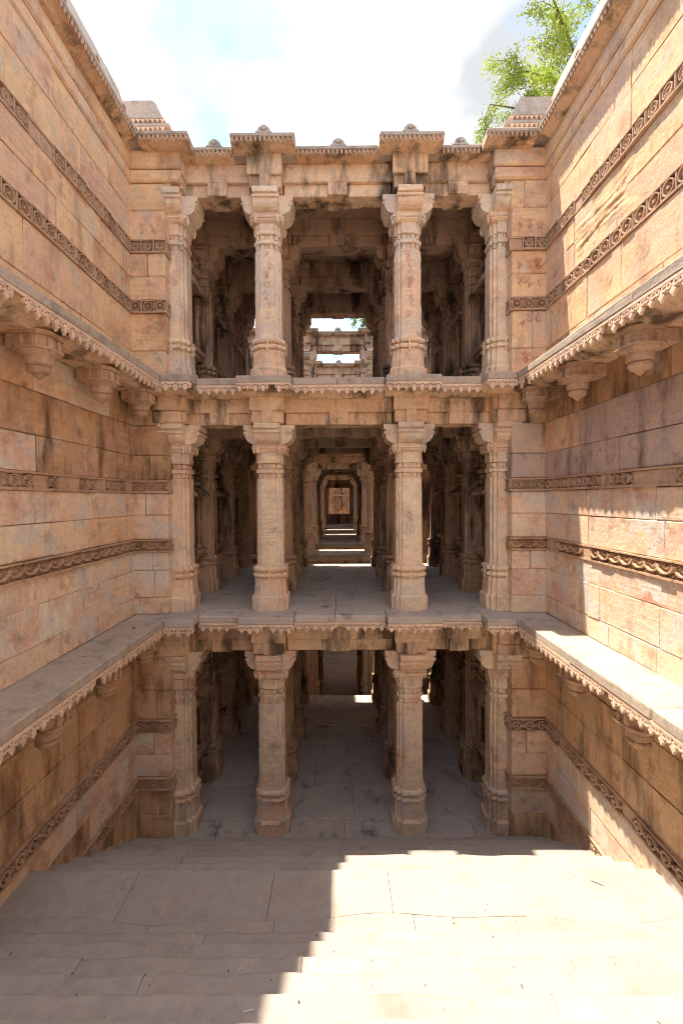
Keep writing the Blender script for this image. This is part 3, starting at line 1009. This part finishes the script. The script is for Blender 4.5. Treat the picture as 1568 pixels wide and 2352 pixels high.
def pavilion(label, rows, y0, y1, levels, front_row=True, tall_below=False, group=None, detail=True):
    P = thing('stone_pavilion', label, 'pavilion', (0, (y0 + y1) / 2, levels[0]), group=group)
    nlev = len(levels)
    for li, z in enumerate(levels):
        top = li == nlev - 1
        sz = 1.0
        if tall_below and li == 0:
            sz = (levels[1] - z) / STOREY
        zb = (levels[li + 1] if not top else Z_ROOF + .14) - .60 - (.01 if top else 0)   # underside of the lintels
        for ri, y in enumerate(rows):
            fr = ri == 0 and front_row
            for x in (-CX, CX):
                column(P, x, y, z, inside=not fr, sz=sz * (zb - z + (0 if sz == 1 else 0)) / 2.668 / (sz if sz != 1 else 1) if sz != 1 else (zb - z) / 2.668)
            for x in (-PX, PX):
                column(P, x, y, z, inside=not fr, name='pilaster', sz=(zb - z) / 2.668)
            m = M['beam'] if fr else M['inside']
            zt = zb + .43
            xs = (-PX, -CX, CX, PX)
            for a, b in zip(xs[:-1], xs[1:]):
                lo, hi = a + (.245 if abs(a) < 2 else .2), b - (.245 if abs(b) < 2 else .2)
                beam_front(P, lo, hi, y - .19, y + .19, zb + .002, zt, m)
            for x in xs:
                # block above the bracket
                fx = .245 if abs(x) < 2 else .235
                mb = MB()
                fy = y - .36 if fr else y - .22
                zs = zb + .175
                mb.cbox(x - fx, x + fx, fy, y + .22, zs, zt + (.05 if fr else 0), .008, .001)
                mb.cbox(x - fx + .02, x + fx - .02, fy + .045, y + .2, zb + .012, zs + .003, .008, .001)
                mb.cbox(x - .075, x + .075, fy + .004, y + .19, zb + .004, zs + .006, .008, .001)
                put('impost_block', mb, m, P)
            if ri + 1 < len(rows):
                yn = rows[ri + 1]
                for x in xs:
                    mb = MB().cbox(x - .17, x + .17, y + .225, yn - .225, zb + .01, zt - .004, .008, .001)
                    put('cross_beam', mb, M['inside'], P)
                for s in (-1, 1):
                    # inner side wall of the bay
                    zz = z
                    for h in (.62, .62, .62, zb + .43 - z - 1.86):
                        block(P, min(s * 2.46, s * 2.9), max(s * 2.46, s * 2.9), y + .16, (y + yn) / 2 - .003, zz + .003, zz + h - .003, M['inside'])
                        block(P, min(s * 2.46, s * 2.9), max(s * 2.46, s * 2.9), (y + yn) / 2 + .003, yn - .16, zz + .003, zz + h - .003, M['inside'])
                        zz += h
                    niche(P, s * 2.462, (y + yn) / 2, z, -s * pi / 2)
        # wall behind the pilasters
        for ri, y in enumerate(rows):
            for s in (-1, 1):
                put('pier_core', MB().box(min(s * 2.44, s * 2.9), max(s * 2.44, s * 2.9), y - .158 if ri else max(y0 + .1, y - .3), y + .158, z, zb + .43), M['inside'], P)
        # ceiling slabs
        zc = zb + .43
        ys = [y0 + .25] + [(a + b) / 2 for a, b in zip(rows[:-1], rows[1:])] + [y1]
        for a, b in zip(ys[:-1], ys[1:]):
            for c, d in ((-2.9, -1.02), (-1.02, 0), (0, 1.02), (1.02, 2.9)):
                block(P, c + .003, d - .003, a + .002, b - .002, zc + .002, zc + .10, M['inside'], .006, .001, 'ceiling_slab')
        # paving of the floor
        zf = levels[li]
        if li > 0 or not tall_below:
            if not (li == 0 and zf < -1):
                n = max(1, round((y1 - y0 - .3) / .85))
                for i in range(n):
                    a = y0 + .3 + (y1 - y0 - .3) * i / n
                    b = y0 + .3 + (y1 - y0 - .3) * (i + 1) / n
                    x = -2.46
                    while x < 2.4:
                        L = rnd(.75, 1.35)
                        if 2.46 - x - L < .5:
                            L = 2.46 - x
                        block(P, x + .002, x + L - .002, a + .002, b - .002, zf - .062, zf + rnd(-.003, 0), M['floor'], .005, .001, 'paving_slab')
                        x += L
        # front ledge of the floor
        if z > -1 and detail:
            e = y0
            for a, b, dy in ((-1.97, -1.40, 0), (-1.40, -.64, -.12), (-.64, .64, 0), (.64, 1.40, -.12), (1.40, 1.97, 0)):
                edge_run(P, a + .001, b - .001, e + dy, e + .30, z + (.004 if dy else 0), 'x', pieces=1 if b - a < 1 else 2, slab_mat='floor' if z < 1 else 'coping')
            for s in (-1, 1):
                a, b = sorted((s * 1.97, s * 2.37))
                edge_run(P, a + .001, b - .001, e - .22, e + .30, z + .003, 'x', pieces=1, slab_mat='floor' if z < 1 else 'coping')
                a, b = sorted((s * 2.372, s * 2.888))
                block(P, a, b, e - .228, e + .30, z - .1, z - .001, M['floor' if z < 1 else 'coping'], .006, .001, 'ledge_slab')
                block(P, a, b, e - .2, e + .30, z - .235, z - .102, M['beam'], .006, .001, 'soffit_slab')
    # roof
    for a, b in ((-2.88, -1.0), (-1.0, 1.0), (1.0, 2.88)):
        n = max(1, round((y1 - y0) / 1.2))
        for i in range(n):
            p, q = y0 + .12 + (y1 - y0 - .12) * i / n, y0 + .12 + (y1 - y0 - .12) * (i + 1) / n
            block(P, a + .002, b - .002, p + .002, q - .002, Z_ROOF - .03, Z_ROOF + rnd(.02, .03), M['coping'], .01, .002, 'roof_slab')
    # crowning cornice of the front
    zt = Z_ROOF
    for a, b, dy, dz in ((-1.99, -1.44, 0, .06), (-1.44, -.57, -.19, .09), (-.57, .57, 0, .06), (.57, 1.44, -.19, .09), (1.44, 1.99, 0, .06)):
        cornice_run(P, a + .001, b - .001, y0 + .07 + dy, y0 + .40, zt + dz, 'x', dp=.115)
    for s in (-1, 1):
        a, b = sorted((s * 1.99, s * 2.66))
        cornice_run(P, a, b, y0 - .17, y0 + .40, zt + .082, 'x', dp=.125)
        a, b = sorted((s * 2.662, s * 2.9))
        block(P, a, b, y0 - .16, y0 + .40, zt + .033, zt + .080, M['coping'], .006, .001, 'roof_slab')
    for x, dy, dz in ((-1.72, 0, .06), (-1.0, -.19, .09), (0, 0, .06), (1.0, -.19, .09), (1.72, 0, .06)):
        link('finial', FINIAL, P, (x + rnd(-.02, .02), y0 + .10 + dy, zt + dz), scale=(1.35, 1.3, 1.15))
    return P


def pier(P, s, zlist, yf=-.10):
    """front pier between the pilaster and the side wall, in courses that line up with the wall"""
    a, b = sorted((s * 2.412, s * 2.905))
    for (z0, z1, ml, mr) in COURSES:
        m = ml if s < 0 else mr
        if .62 <= z0 < .7:
            m = 'pink'
        if random.random() < .45 and z1 - z0 > .25:
            c = a + (b - a) * rnd(.35, .65)
            block(P, a, c - .002, yf, .3, z0 + .002, z1 - .002, M[m], .012, .003)
            block(P, c + .002, b, yf, .3, z0 + .002, z1 - .002, M[m], .012, .003)
        else:
            block(P, a, b, yf, .3, z0 + .002, z1 - .002, M[m], .014, .003)
    put('pier_core', MB().box(a + .03, b - .03, yf + .03, .25, Z_LOW, 6.3), M['mortar'], P)
    for zc, kind, proud, skip in BANDS:
        frieze(P, kind, (a - (.03 if s > 0 else 0), yf), (b + (.0 if s > 0 else .03), yf), zc, 0, proud)
        frieze(P, kind, (s * 2.412, yf + .003), (s * 2.412, yf + .19), zc, -s * pi / 2, proud)
        put('frieze_back', MB().box(a + .026, b - .026, yf + .026, .3, zc - .089, zc + .089), M['carved'], P)
    for z0, z1, d in ((6.02, 6.19, .035), (6.19, 6.44, .055)):
        c, e = (a - d, b) if s > 0 else (a, b + d)
        block(P, c - (.2 if s > 0 else 0), e + (.2 if s < 0 else 0), yf - d, .3, z0 + .001, z1 - .003, M['gold'], .02, .002, 'string_course')
    # moulded blocks at the head of the lower two piers
    for zb in (2.69, -.60):
        c, e = (a - .20, b - .30) if s > 0 else (a + .30, b + .20)
        block(P, c, e, yf - .03, .3, zb + .0, zb + .17, M['beam'], .02, .002, 'impost_block')
        block(P, c, e, yf - .06, .3, zb + .173, zb + .385, M['beam'], .02, .002, 'impost_block')


# ------------------------------------------------------------------ build the setting
ground = thing('ground', 'dry earth around the top of the stepwell', None, (0, 0, 6.3), kind='structure')
mbg = MB()
for a, b, c, d in ((-300, -3.05, -300, 400), (3.05, 300, -300, 400), (-3.05, 3.05, -300, -14.0), (-3.05, 3.05, 36.0, 400)):
    mbg.add([(a, c, 0), (b, c, 0), (b, d, 0), (a, d, 0)], [(0, 1, 2, 3)])
put('earth', mbg, M['earth'], ground, (0, 0, 6.41))

LW = side_wall(-1, 'shaded left retaining wall of banded sandstone blocks, with ledges and pendant brackets')
RW = side_wall(1, 'right retaining wall of banded sandstone blocks, its near part in bright sun')

# a flaking, eroded stretch of the right wall: strata stepped back and forth
ny, nz = 90, 34
vs, fs = [], []
for i in range(ny + 1):
    for k in range(nz + 1):
        u, v = i / ny, k / nz
        yy = -.72 - 1.25 * u
        zz = 4.42 + .60 * v
        e = min(u, 1 - u) * 2.2 + .25 * mnoise.noise((u * 4, v * 3, 2.0))
        f = min(v, 1 - v) * 1.6 + .30 * mnoise.noise((u * 6, v * 2, 7.0))
        w = max(0.0, min(1.0, min(e, f) * 2.0 - .10))
        st = mnoise.noise((yy * 2.2, zz * 16 + .8 * mnoise.noise((yy * 2, zz * 3, 0)), 3.0))
        d = w * (.004 + .020 * max(-.35, st) + .006 * mnoise.noise((yy * 22, zz * 26, 1))) - (1 - w) * .012
        vs.append((2.880 - d, yy, zz))
for i in range(ny):
    for k in range(nz):
        p = i * (nz + 1) + k
        fs.append((p, p + 1, p + nz + 2, p + nz + 1))
put('eroded_face', MB().add(vs, fs), M['gold'], RW)

random.seed(3)
P1 = pavilion('front three-storey sandstone pavilion with four columns per storey facing the wide stairs', [.27, 1.5, 2.9, 4.25], -.19, 4.58, [Z_LOW, Z_MID, Z_TOP])
for s in (-1, 1):
    pier(P1, s, None)
    # parapet end blocks on the roof corners
    pb = part('parapet', P1, (s * 2.6, .02, 6.5))
    for ya, yb in ((.02, 1.5), (1.503, 3.0), (3.003, 4.5)):
        mb = MB().prism_y([(s * 2.455, 7.015), (s * 2.50, 7.10), (s * 2.555, 7.21), (s * 2.575, 7.24), (s * 2.61, 7.26), (s * 3.05, 7.26), (s * 3.05, 7.015)], ya, yb)
        put('parapet_slab', mb, M['coping'], pb)
    for z0, z1, x in ((6.50, 6.905, 2.42), (6.905, 6.945, 2.37), (6.945, 7.018, 2.44)):
        a, b = sorted((s * x, s * 3.05))
        put('parapet_moulding', MB().cbox(a, b, .06 if z1 - z0 > .05 else .02, 4.5, z0, z1, .006), M['carved' if z1 - z0 > .05 else 'coping'], pb)
    for z in (6.903, 7.013):
        mb = MB()
        for k in range(8):
            x = s * (2.475 + k * .068)
            mb.plate([(x - .033, z), (x + .033, z), (x + .012, z - .03), (x, z - .062), (x - .012, z - .03)], .03, .058)
        put('zigzag_band', mb, M['fringe'], pb)

PAV = 'pavilions standing behind the front one'
P2 = pavilion('narrow single-row pavilion frame just behind the front pavilion, across the first light shaft', [6.85], 6.46, 7.64, [-6.57, Z_MID, Z_TOP], tall_below=True, group=PAV)
P3 = pavilion('deep pavilion behind the narrow frame, third along the corridor', [9.85, 11.1, 12.3, 13.4], 9.43, 13.72, [-6.57, Z_MID, Z_TOP], tall_below=True, group=PAV)
P4 = pavilion('second narrow pavilion frame, fourth along the corridor', [16.1], 15.72, 16.9, [Z_MID, Z_TOP], group=PAV)
P5 = pavilion('last pavilion before the well shaft, with a dark parapet at its back', [18.9, 20.2, 21.5], 18.5, 22.0, [Z_MID, Z_TOP], group=PAV)
block(P5, -2.4, 2.4, 21.85, 22.0, .0, .62, M['inside'], .01, .002, 'rear_parapet')

for a, b in ((-1.25, -.66), (.66, 1.25)):
    block(P5, a, b, 21.80, 22.02, .0, 2.3, M['column'], .02, .004, 'rear_post')
block(P5, -1.25, 1.25, 21.78, 22.03, 2.3, 2.8, M['beam'], .02, .004, 'rear_lintel')
block(P5, -.70, .70, 21.74, 21.84, .56, .64, M['coping'], .02, .004, 'rear_sill')

# lower floor of the front pavilion
LF = thing('lower_floor', 'dusty paved floor of the lowest storey', None, (0, 0, Z_LOW), kind='structure')
put('bed', MB().box(-2.95, 2.95, -.25, 4.58, -3.6, Z_LOW - .065), M['mortar'], LF)
y = -.19
random.seed(14)
while y < 4.5:
    h = rnd(.55, .9)
    if 4.58 - y - h < .4:
        h = 4.58 - y
    x = -2.93
    while x < 2.9:
        L = rnd(.6, 1.3)
        if 2.93 - x - L < .4:
            L = 2.93 - x
        block(LF, x + .002, x + L - .002, y + .002, y + h - .002, Z_LOW - .066, Z_LOW + rnd(-.004, 0), M['floor'], .006, .001, 'paving_slab')
        x += L
    y += h

# ------------------------------------------------------------------ staircase
ST = thing('staircase', 'broad worn sandstone stairs descending to the lowest storey, half in sun', 'staircase', (0, -2.5, Z_LOW))
random.seed(21)


def step_row(y0, y1, zt, h, cuts=None, nm='step', nose=.02):
    st = part(nm, ST, (0, (y0 + y1) / 2, zt))
    if cuts is None:
        cuts = [-2.93]
        while cuts[-1] < 2.9:
            L = rnd(1.0, 2.1)
            if 2.93 - cuts[-1] - L < .6:
                L = 2.93 - cuts[-1]
            cuts.append(cuts[-1] + L)
    for a, b in zip(cuts[:-1], cuts[1:]):
        worn_slab(st, a + .0015, b - .0015, y0 - .02, y1 + rnd(-.006, .006), zt - h - .05, zt + rnd(-.004, .002), M['stair'], 'tread_slab', nose)


rise = (-1.81 - Z_LOW) / 7
yk = -.22
for k in range(1, 8):
    ya = -.22 - (k - 1) * .333
    if k < 7:
        step_row(ya - .333, ya, Z_LOW + rise * k, rise)
# landing, two rows of irregular slabs with a ragged joint
LD = part('landing', ST, (0, -2.6, -1.81))
cut_far = [-2.93, -1.86, -.62, -.10, .42, 1.50, 2.93]
cut_near = [-2.93, -1.55, -.55, .58, 1.40, 2.93]
jl = lambda x: -2.70 + .035 * sin(1.7 * x + .6) + .02 * sin(5.1 * x)
for cuts, yy0, yy1 in ((cut_far, None, -2.218), (cut_near, -3.02, None)):
    for a, b in zip(cuts[:-1], cuts[1:]):
        n = max(3, int((b - a) / .14))
        mb = MB(); vs = []; sk = rnd(-.05, .05)
        zt = -1.81 + rnd(-.003, .002); nz = .02 if yy0 is None else .004
        for i in range(n + 1):
            x = a + (b - a) * i / n
            x2 = x
            j = jl(x)
            lo = j + .0012 if yy0 is None else yy0
            hi = j - .0012 if yy1 is None else yy1 + rnd(-.006, .005)
            e = -.003 if i in (0, n) else 0
            ins = .002 if i == 0 else (-.002 if i == n else 0)
            vs += [(x + ins, lo, zt - .003 + e), (x + ins, lo + .004, zt + e), (x + ins, hi - nz, zt + e), (x + ins, hi - nz * .3, zt - nz * .3 + e), (x + ins, hi, zt - nz + e), (x + ins, hi, zt - .25), (x + ins, lo, zt - .25)]
        fs = []
        for i in range(n):
            for k in range(7):
                p, q = i * 7 + k, i * 7 + (k + 1) % 7
                fs.append((p, p + 7, q + 7, q))
        fs.append(tuple(range(7))); fs.append(tuple(n * 7 + k for k in range(6, -1, -1)))
        mb.add(vs, fs)
        put('landing_slab', mb, M['stair'], LD)
for k in range(0, 9):
    ya = -2.98 - k * .27
    step_row(ya - .27, ya, -1.81 + .195 * (k + 1), .195, nose=.024)
put('upper_flight', MB().prism_x([(-5.42, -.07), (-14.0, 6.30), (-14.0, -2.0), (-5.42, -2.0)], -2.93, 2.93), M['stair'], ST)
put('stair_core', MB().prism_x([(-.25, -3.4), (-.25, -3.2), (-2.2, -2.02), (-2.98, -1.96), (-5.4, -.35), (-5.4, -3.4)], -2.93, 2.93), M['mortar'], ST)

# second flight, going down behind the front pavilion, and the deepest floor
ST2 = thing('lower_staircase', 'dark stairs going further down beyond the lowest floor', 'staircase', (0, 6.9, -6.57))
for k in range(17):
    st = part('step', ST2, (0, 4.6 + k * .276, -3.28 - .193 * (k + 1)))
    block(st, -2.9, 2.9, 4.583 + k * .276, 4.583 + (k + 1) * .276 + .03, -3.28 - .193 * (k + 2), -3.28 - .193 * (k + 1), M['floor'], .012, .003, 'tread_slab')
DF = thing('deepest_floor', 'paved floor of the level below, deep in shade', None, (0, 15, -6.57), kind='structure')
for i in range(10):
    for a, b in ((-2.9, -.9), (-.9, 1.0), (1.0, 2.9)):
        block(DF, a + .003, b - .003, 9.28 + i * 1.2, 10.47 + i * 1.2, -6.7, -6.57, M['floor'], .008, .001, 'paving_slab')

# far wall of the well shaft with its niche
FW = thing('well_shaft_wall', 'far wall of the well shaft with a small balcony niche, at the corridor end', 'wall', (0, 30.0, -3.0))
random.seed(9)
for i in range(17):
    z0 = -3.0 + i * .56
    x = -3.0
    while x < 2.9:
        L = rnd(.6, 1.2)
        if 3.0 - x - L < .4:
            L = 3.0 - x
        block(FW, x + .003, x + L - .003, 30.0, 30.3, z0 + .003, z0 + .557, M[random.choice(['brown', 'inside'])])  # some blocks take the inside stone with shade in its colour
        x += L
put('core', MB().box(-3.6, 3.6, 30.02, 31.0, -7, 6.42), M['mortar'], FW)
niche(FW, 0, 29.98, .15, 0)
put('well_floor', MB().box(-3.0, 3.0, 22.0, 30.0, -3.3, -3.0), M['floor'], FW)

# ------------------------------------------------------------------ painted marks on the stone (flat marks, a hair proud of the face)
def handprint(parent, x, y, z, s, rot, mat='paint'):
    mb = MB()
    n = 12
    c, sn = cos(rot), sin(rot)
    R = lambda px, pz: (px * c - pz * sn, 0.0, px * sn + pz * c)
    mb.add([R(.042 * s * cos(2 * pi * k / n), -.01 * s + .046 * s * sin(2 * pi * k / n)) for k in range(n)], [tuple(range(n))])
    for px, a, L in ((-.034, .28, .062), (-.013, .09, .075), (.010, -.06, .078), (.032, -.22, .066), (.046, -1.0, .055)):
        b = (px * s, (.03 if abs(a) < .5 else -.015) * s)
        d = (-sin(a) * L * s, cos(a) * L * s); w = .0085 * s
        t = (cos(a) * w, sin(a) * w)
        q = [(b[0] - t[0], b[1] - t[1]), (b[0] + t[0], b[1] + t[1]), (b[0] + d[0] + t[0] * .8, b[1] + d[1] + t[1] * .8), (b[0] + d[0] * 1.1, b[1] + d[1] * 1.1), (b[0] + d[0] - t[0] * .8, b[1] + d[1] - t[1] * .8)]
        mb.add([R(*p) for p in q], [tuple(range(5))])
    return put('painted_handprint', mb, M[mat], parent, (x, y, z))


random.seed(31)
for z, xs in ((4.86, (2.52, 2.64, 2.77)), (4.60, (2.53, 2.66, 2.79)), (4.08, (2.56, 2.66, 2.78)), (5.38, (2.53, 2.66, 2.80)), (3.52, (2.74, 2.60))):
    for x in xs:
        handprint(P1, x, -.108, z + rnd(-.03, .03), rnd(.85, 1.05), rnd(-.2, .2), 'paint' if random.random() < .2 else 'paint2')
for z, xs in ((5.36, (-2.55, -2.72)),):
    for x in xs:
        handprint(P1, x, -.108, z, .95, rnd(-.2, .2), 'paint2')
# faint red stacks of prints on the two upper front columns
for cx in (-CX, CX):
    for k in range(7):
        handprint(P1, cx + rnd(-.03, .03), .27 - .2075, 4.25 + k * .135 + rnd(-.02, .02), .8, rnd(-.3, .3), 'paint2')


def scribble(parent, x, y, z, w, h, lines, mat, seed):
    """hand-scratched lines of unreadable characters"""
    r = random.Random(seed)
    mb = MB()

    def seg(p, q, t=.0022):
        d = Vector((q[0] - p[0], q[1] - p[1]))
        if d.length < 1e-5:
            return
        n = Vector((-d.y, d.x)).normalized() * t
        mb.add([(p[0] + n.x, 0, p[1] + n.y), (p[0] - n.x, 0, p[1] - n.y), (q[0] - n.x, 0, q[1] - n.y), (q[0] + n.x, 0, q[1] + n.y)], [(0, 1, 2, 3)])
    for li in range(lines):
        zz = h * (1 - (li + .5) / lines)
        x0 = r.uniform(0, .2 * w); ch = .022
        while x0 < w * r.uniform(.75, 1.0):
            k = r.randint(3, 5)
            pts = [(x0 + r.uniform(0, ch * .8), zz + r.uniform(-ch * .5, ch * .5)) for _ in range(k)]
            for a, b in zip(pts[:-1], pts[1:]):
                seg(a, b)
            x0 += ch
    return put('scratched_writing', mb, M[mat], parent, (x, y, z))


def lettering(parent, text, x, y, z, size, mat, rz=0.0):
    cu = bpy.data.curves.new('lettering', 'FONT')
    cu.body = text; cu.size = size
    cu.materials.append(M[mat])
    tmp = bpy.data.objects.new('lettering', cu)
    col.objects.link(tmp)
    me = bpy.data.meshes.new_from_object(tmp, depsgraph=bpy.context.evaluated_depsgraph_get())
    bpy.data.objects.remove(tmp); bpy.data.curves.remove(cu)
    o = link('scratched_writing', me, parent, (x, y, z))
    o.rotation_euler = (pi / 2, -rz, 0)
    return o


yf = .27 - .2065
lettering(P1, 'I Love', -CX - .09, yf, 1.37, .055, 'ink', .25)
scribble(P1, -CX - .06, yf, .93, .15, .42, 9, 'ink', 4)
scribble(P1, CX - .08, yf, 1.14, .14, .16, 5, 'ink', 8)
# the red smear on the right column
mb = MB().add([(.055 * cos(2 * pi * k / 12) * rnd(.7, 1.1), 0, .075 * sin(2 * pi * k / 12) * rnd(.7, 1.1)) for k in range(12)], [tuple(range(12))])
put('red_smear', mb, M['paint2'], P1, (CX, yf - .001, 1.36))


# ------------------------------------------------------------------ trees
def tree(name, label, base, height, spread, nleaf, seed, mat, lean=(0, 0), leaf=.05, droop=.35):
    r = random.Random(seed)
    T = thing(name, label, 'tree', base)
    mb = MB()
    b = Vector(base)
    top = Vector((lean[0], lean[1], height * .55))
    mb.tube([(0, 0, -.1), tuple(top * .5 + Vector((.15, .1, 0))), tuple(top)], [.28, .20, .12], 9)
    put('trunk', mb, M['bark'], T, base)
    limbs = MB(); tips = []
    for i in range(11):
        a = 2 * pi * i / 11 + r.uniform(-.3, .3)
        s = top * r.uniform(.55, 1.0)
        L = spread * r.uniform(.6, 1.0)
        e = s + Vector((cos(a) * L, sin(a) * L, height * r.uniform(.12, .45)))
        mid = (s + e) * .5 + Vector((0, 0, .35))
        limbs.tube([tuple(s), tuple(mid), tuple(e)], [.06, .032, .012], 6)
        for k in range(9):
            t = r.uniform(.35, 1.0)
            p = s.lerp(e, t) + Vector((0, 0, .3 * (1 - abs(2 * t - 1))))
            d = Vector((r.gauss(0, 1), r.gauss(0, 1), r.gauss(0, .4)))
            q = p + d.normalized() * r.uniform(.5, 1.3) + Vector((0, 0, -droop * r.uniform(.2, 1.2)))
            limbs.tube([tuple(p), tuple((p + q) / 2 + Vector((0, 0, .12))), tuple(q)], [.012, .007, .003], 5)
            tips.append((p, q))
    put('limbs', limbs, M['bark'], T, base)
    vs, fs = [], []
    for i in range(nleaf):
        p, q = tips[r.randrange(len(tips))]
        t = r.uniform(.15, 1.05)
        c = p.lerp(q, t) + Vector((r.gauss(0, .11), r.gauss(0, .11), r.gauss(0, .09) - .10))
        d = Vector((r.gauss(0, 1), r.gauss(0, 1), r.gauss(-.7, .5))).normalized()
        n = d.cross(Vector((r.gauss(0, 1), r.gauss(0, 1), r.gauss(0, 1)))).normalized()
        L = leaf * r.uniform(.6, 1.7); w = L * r.uniform(.18, .32)
        o = len(vs)
        vs += [tuple(c - d * L * .5), tuple(c + n * w), tuple(c + d * L * .5), tuple(c - n * w)]
        fs.append((o, o + 1, o + 2, o + 3))
    lm = MB().add(vs, fs)
    put('crown', lm, mat, T, base)
    return T


tree('neem_tree', 'feathery light green tree leaning over the sunlit right wall', (6.9, 4.2, 6.4), 7.9, 2.9, 44000, 5, M['leaf'], lean=(-.9, -.2), leaf=.055)
tree('far_tree', 'distant green tree seen through the top storey opening', (4.3, 22.0, 6.4), 10.5, 3.6, 12000, 8, M['leaf2'], leaf=.12)
tree('distant_tree', 'low leafy tree above the last cornices, seen under the far lintel', (-1.5, 34.0, 6.4), 9.5, 4.2, 12000, 12, M['leaf2'], leaf=.15)

# dry weeds on the roof
WG = 'dry weeds growing on the roof edge'
for i, (x, y, h, lab) in enumerate(((1.62, .05, .17, 'short dry weed on the roof left of the right corner cornice'), (1.80, .08, .30, 'tallest dry weed on the roof beside the right corner cornice'), (1.90, .02, .12, 'smallest dry weed on the roof against the right corner cornice'))):
    mb = MB()
    r = random.Random(40 + i)
    mb.tube([(0, 0, 0), (.01, 0, h * .5), (-.01, 0, h)], [.004, .003, .0015], 5)
    for k in range(5):
        z = h * r.uniform(.3, .9)
        mb.tube([(0, 0, z), (r.uniform(-.06, .06), r.uniform(-.03, .03), z + r.uniform(.02, .07))], [.002, .001], 4)
    o = thing('dry_weed', lab, 'weed', (x, y, Z_ROOF + .055), group=WG, data=mb.mesh('dry_weed', M['twig']))

# ------------------------------------------------------------------ litter
def bit(name, lab, cat, x, y, z, mat, kind, s=.02, rz=0.0, group=None):
    mb = MB()
    if kind == 'stick':
        mb.tube([(-s, 0, .004), (0, s * .06, .005), (s, 0, .004)], [s * .09, s * .10, s * .08], 6)
    elif kind == 'leaf':
        mb.add([(-s, 0, .002), (-s * .3, -s * .35, .010), (s * .5, -s * .28, .006), (s, 0, .012), (s * .5, s * .3, .004), (-s * .3, s * .36, .002), (0, 0, .0)],
               [(0, 1, 6), (1, 2, 6), (2, 3, 6), (3, 4, 6), (4, 5, 6), (5, 0, 6)])
    else:
        mb.lathe([(s * .55, 0), (s * .8, s * .2), (s * .7, s * .5), (s * .3, s * .65)], n=7).jit(s * .12)
    o = thing(name, lab, cat, (x, y, z), data=mb.mesh(name, mat), group=group)
    o.rotation_euler = (0, 0, rz)
    return o


bit('paper_strip', 'small white strip of paper lying on the sunlit landing at right', 'litter', 2.26, -2.38, -1.806, M['white'], 'stick', .05, -.6)
bit('yellow_petal', 'tiny yellow petal on the floor beside the right front column base', 'petal', 1.32, -.1, Z_LOW, M['yellow'], 'pebble', .03)
bit('white_scrap', 'tiny white scrap on the shaded steps, left of centre', 'litter', -.62, -3.62, -1.225 + .002, M['white'], 'stick', .02, .9)
bit('white_scrap', 'tiny white scrap on the shaded steps near the sunlit edge', 'litter', -.45, -4.16, -.64 - .19, M['white'], 'stick', .025, .2)
bit('dry_leaf', 'dry brown leaf on the sunlit steps below the landing', 'leaf', .72, -2.86, -1.808, M['dryleaf'], 'leaf', .03, .5)
bit('dry_leaf', 'small dry leaf on the fourth step of the stairs, in the right half', 'leaf', 1.72, -1.42, Z_LOW + rise * 4, M['dryleaf'], 'leaf', .03, 1.2)
bit('pebble', 'small dark pebble on the left mid-level ledge near the pier', 'pebble', -2.60, -.75, .0, M['pebble'], 'pebble', .022)
bit('pebble', 'dark pebble on the first step beside the left pier', 'pebble', -2.15, -.34, Z_LOW + rise, M['pebble'], 'pebble', .022)
bit('pebble', 'dark pebble on the second step at far left', 'pebble', -2.35, -.70, Z_LOW + rise * 2, M['pebble'], 'pebble', .024)
bit('pebble', 'small dark pebble on the left half of the landing', 'pebble', -1.30, -2.86, -1.81, M['pebble'], 'pebble', .018)


# fine grit, leaf crumbs and droppings on the steps and ledges
random.seed(77)
GR = thing('grit', 'fine grit and leaf crumbs scattered over the steps and ledges', None, (0, -2.6, -1.8), kind='stuff')
for mat, n, sz in (('pebble', 130, .006), ('dryleaf', 50, .008), ('white', 12, .005)):
    mb = MB()
    for i in range(n):
        q = random.random()
        if q < .5:
            k = random.randrange(0, 6)
            x, y, z = rnd(-2.8, 2.8), -2.98 - k * .27 - rnd(.04, .24), -1.81 + .195 * (k + 1)
        elif q < .7:
            x, y, z = rnd(-2.8, 2.8), rnd(-2.95, -2.26), -1.81
        elif q < .8:
            k = random.randrange(1, 7)
            x, y, z = rnd(-2.8, 2.8), -.22 - (k - 1) * .333 - rnd(.05, .3), Z_LOW + rise * k
        elif q < .9:
            x, y, z = random.choice((-1, 1)) * rnd(2.5, 2.86), rnd(-3.2, -.5), 0.0
        else:
            x, y, z = rnd(-2, 2), rnd(0, 1.8), random.choice((0.0, Z_LOW))
        s_ = sz * rnd(.4, 1.2)
        o = MB().lathe([(s_ * .6, -.002), (s_, s_ * .3), (s_ * .5, s_ * .6)], x, y, 5, True, rnd(0, 3))
        mb.add([(a + rnd(-s_, s_) * .25, b + rnd(-s_, s_) * .25, c + z) for a, b, c in o.v], o.f)
    put('crumbs', mb, M[mat], GR)
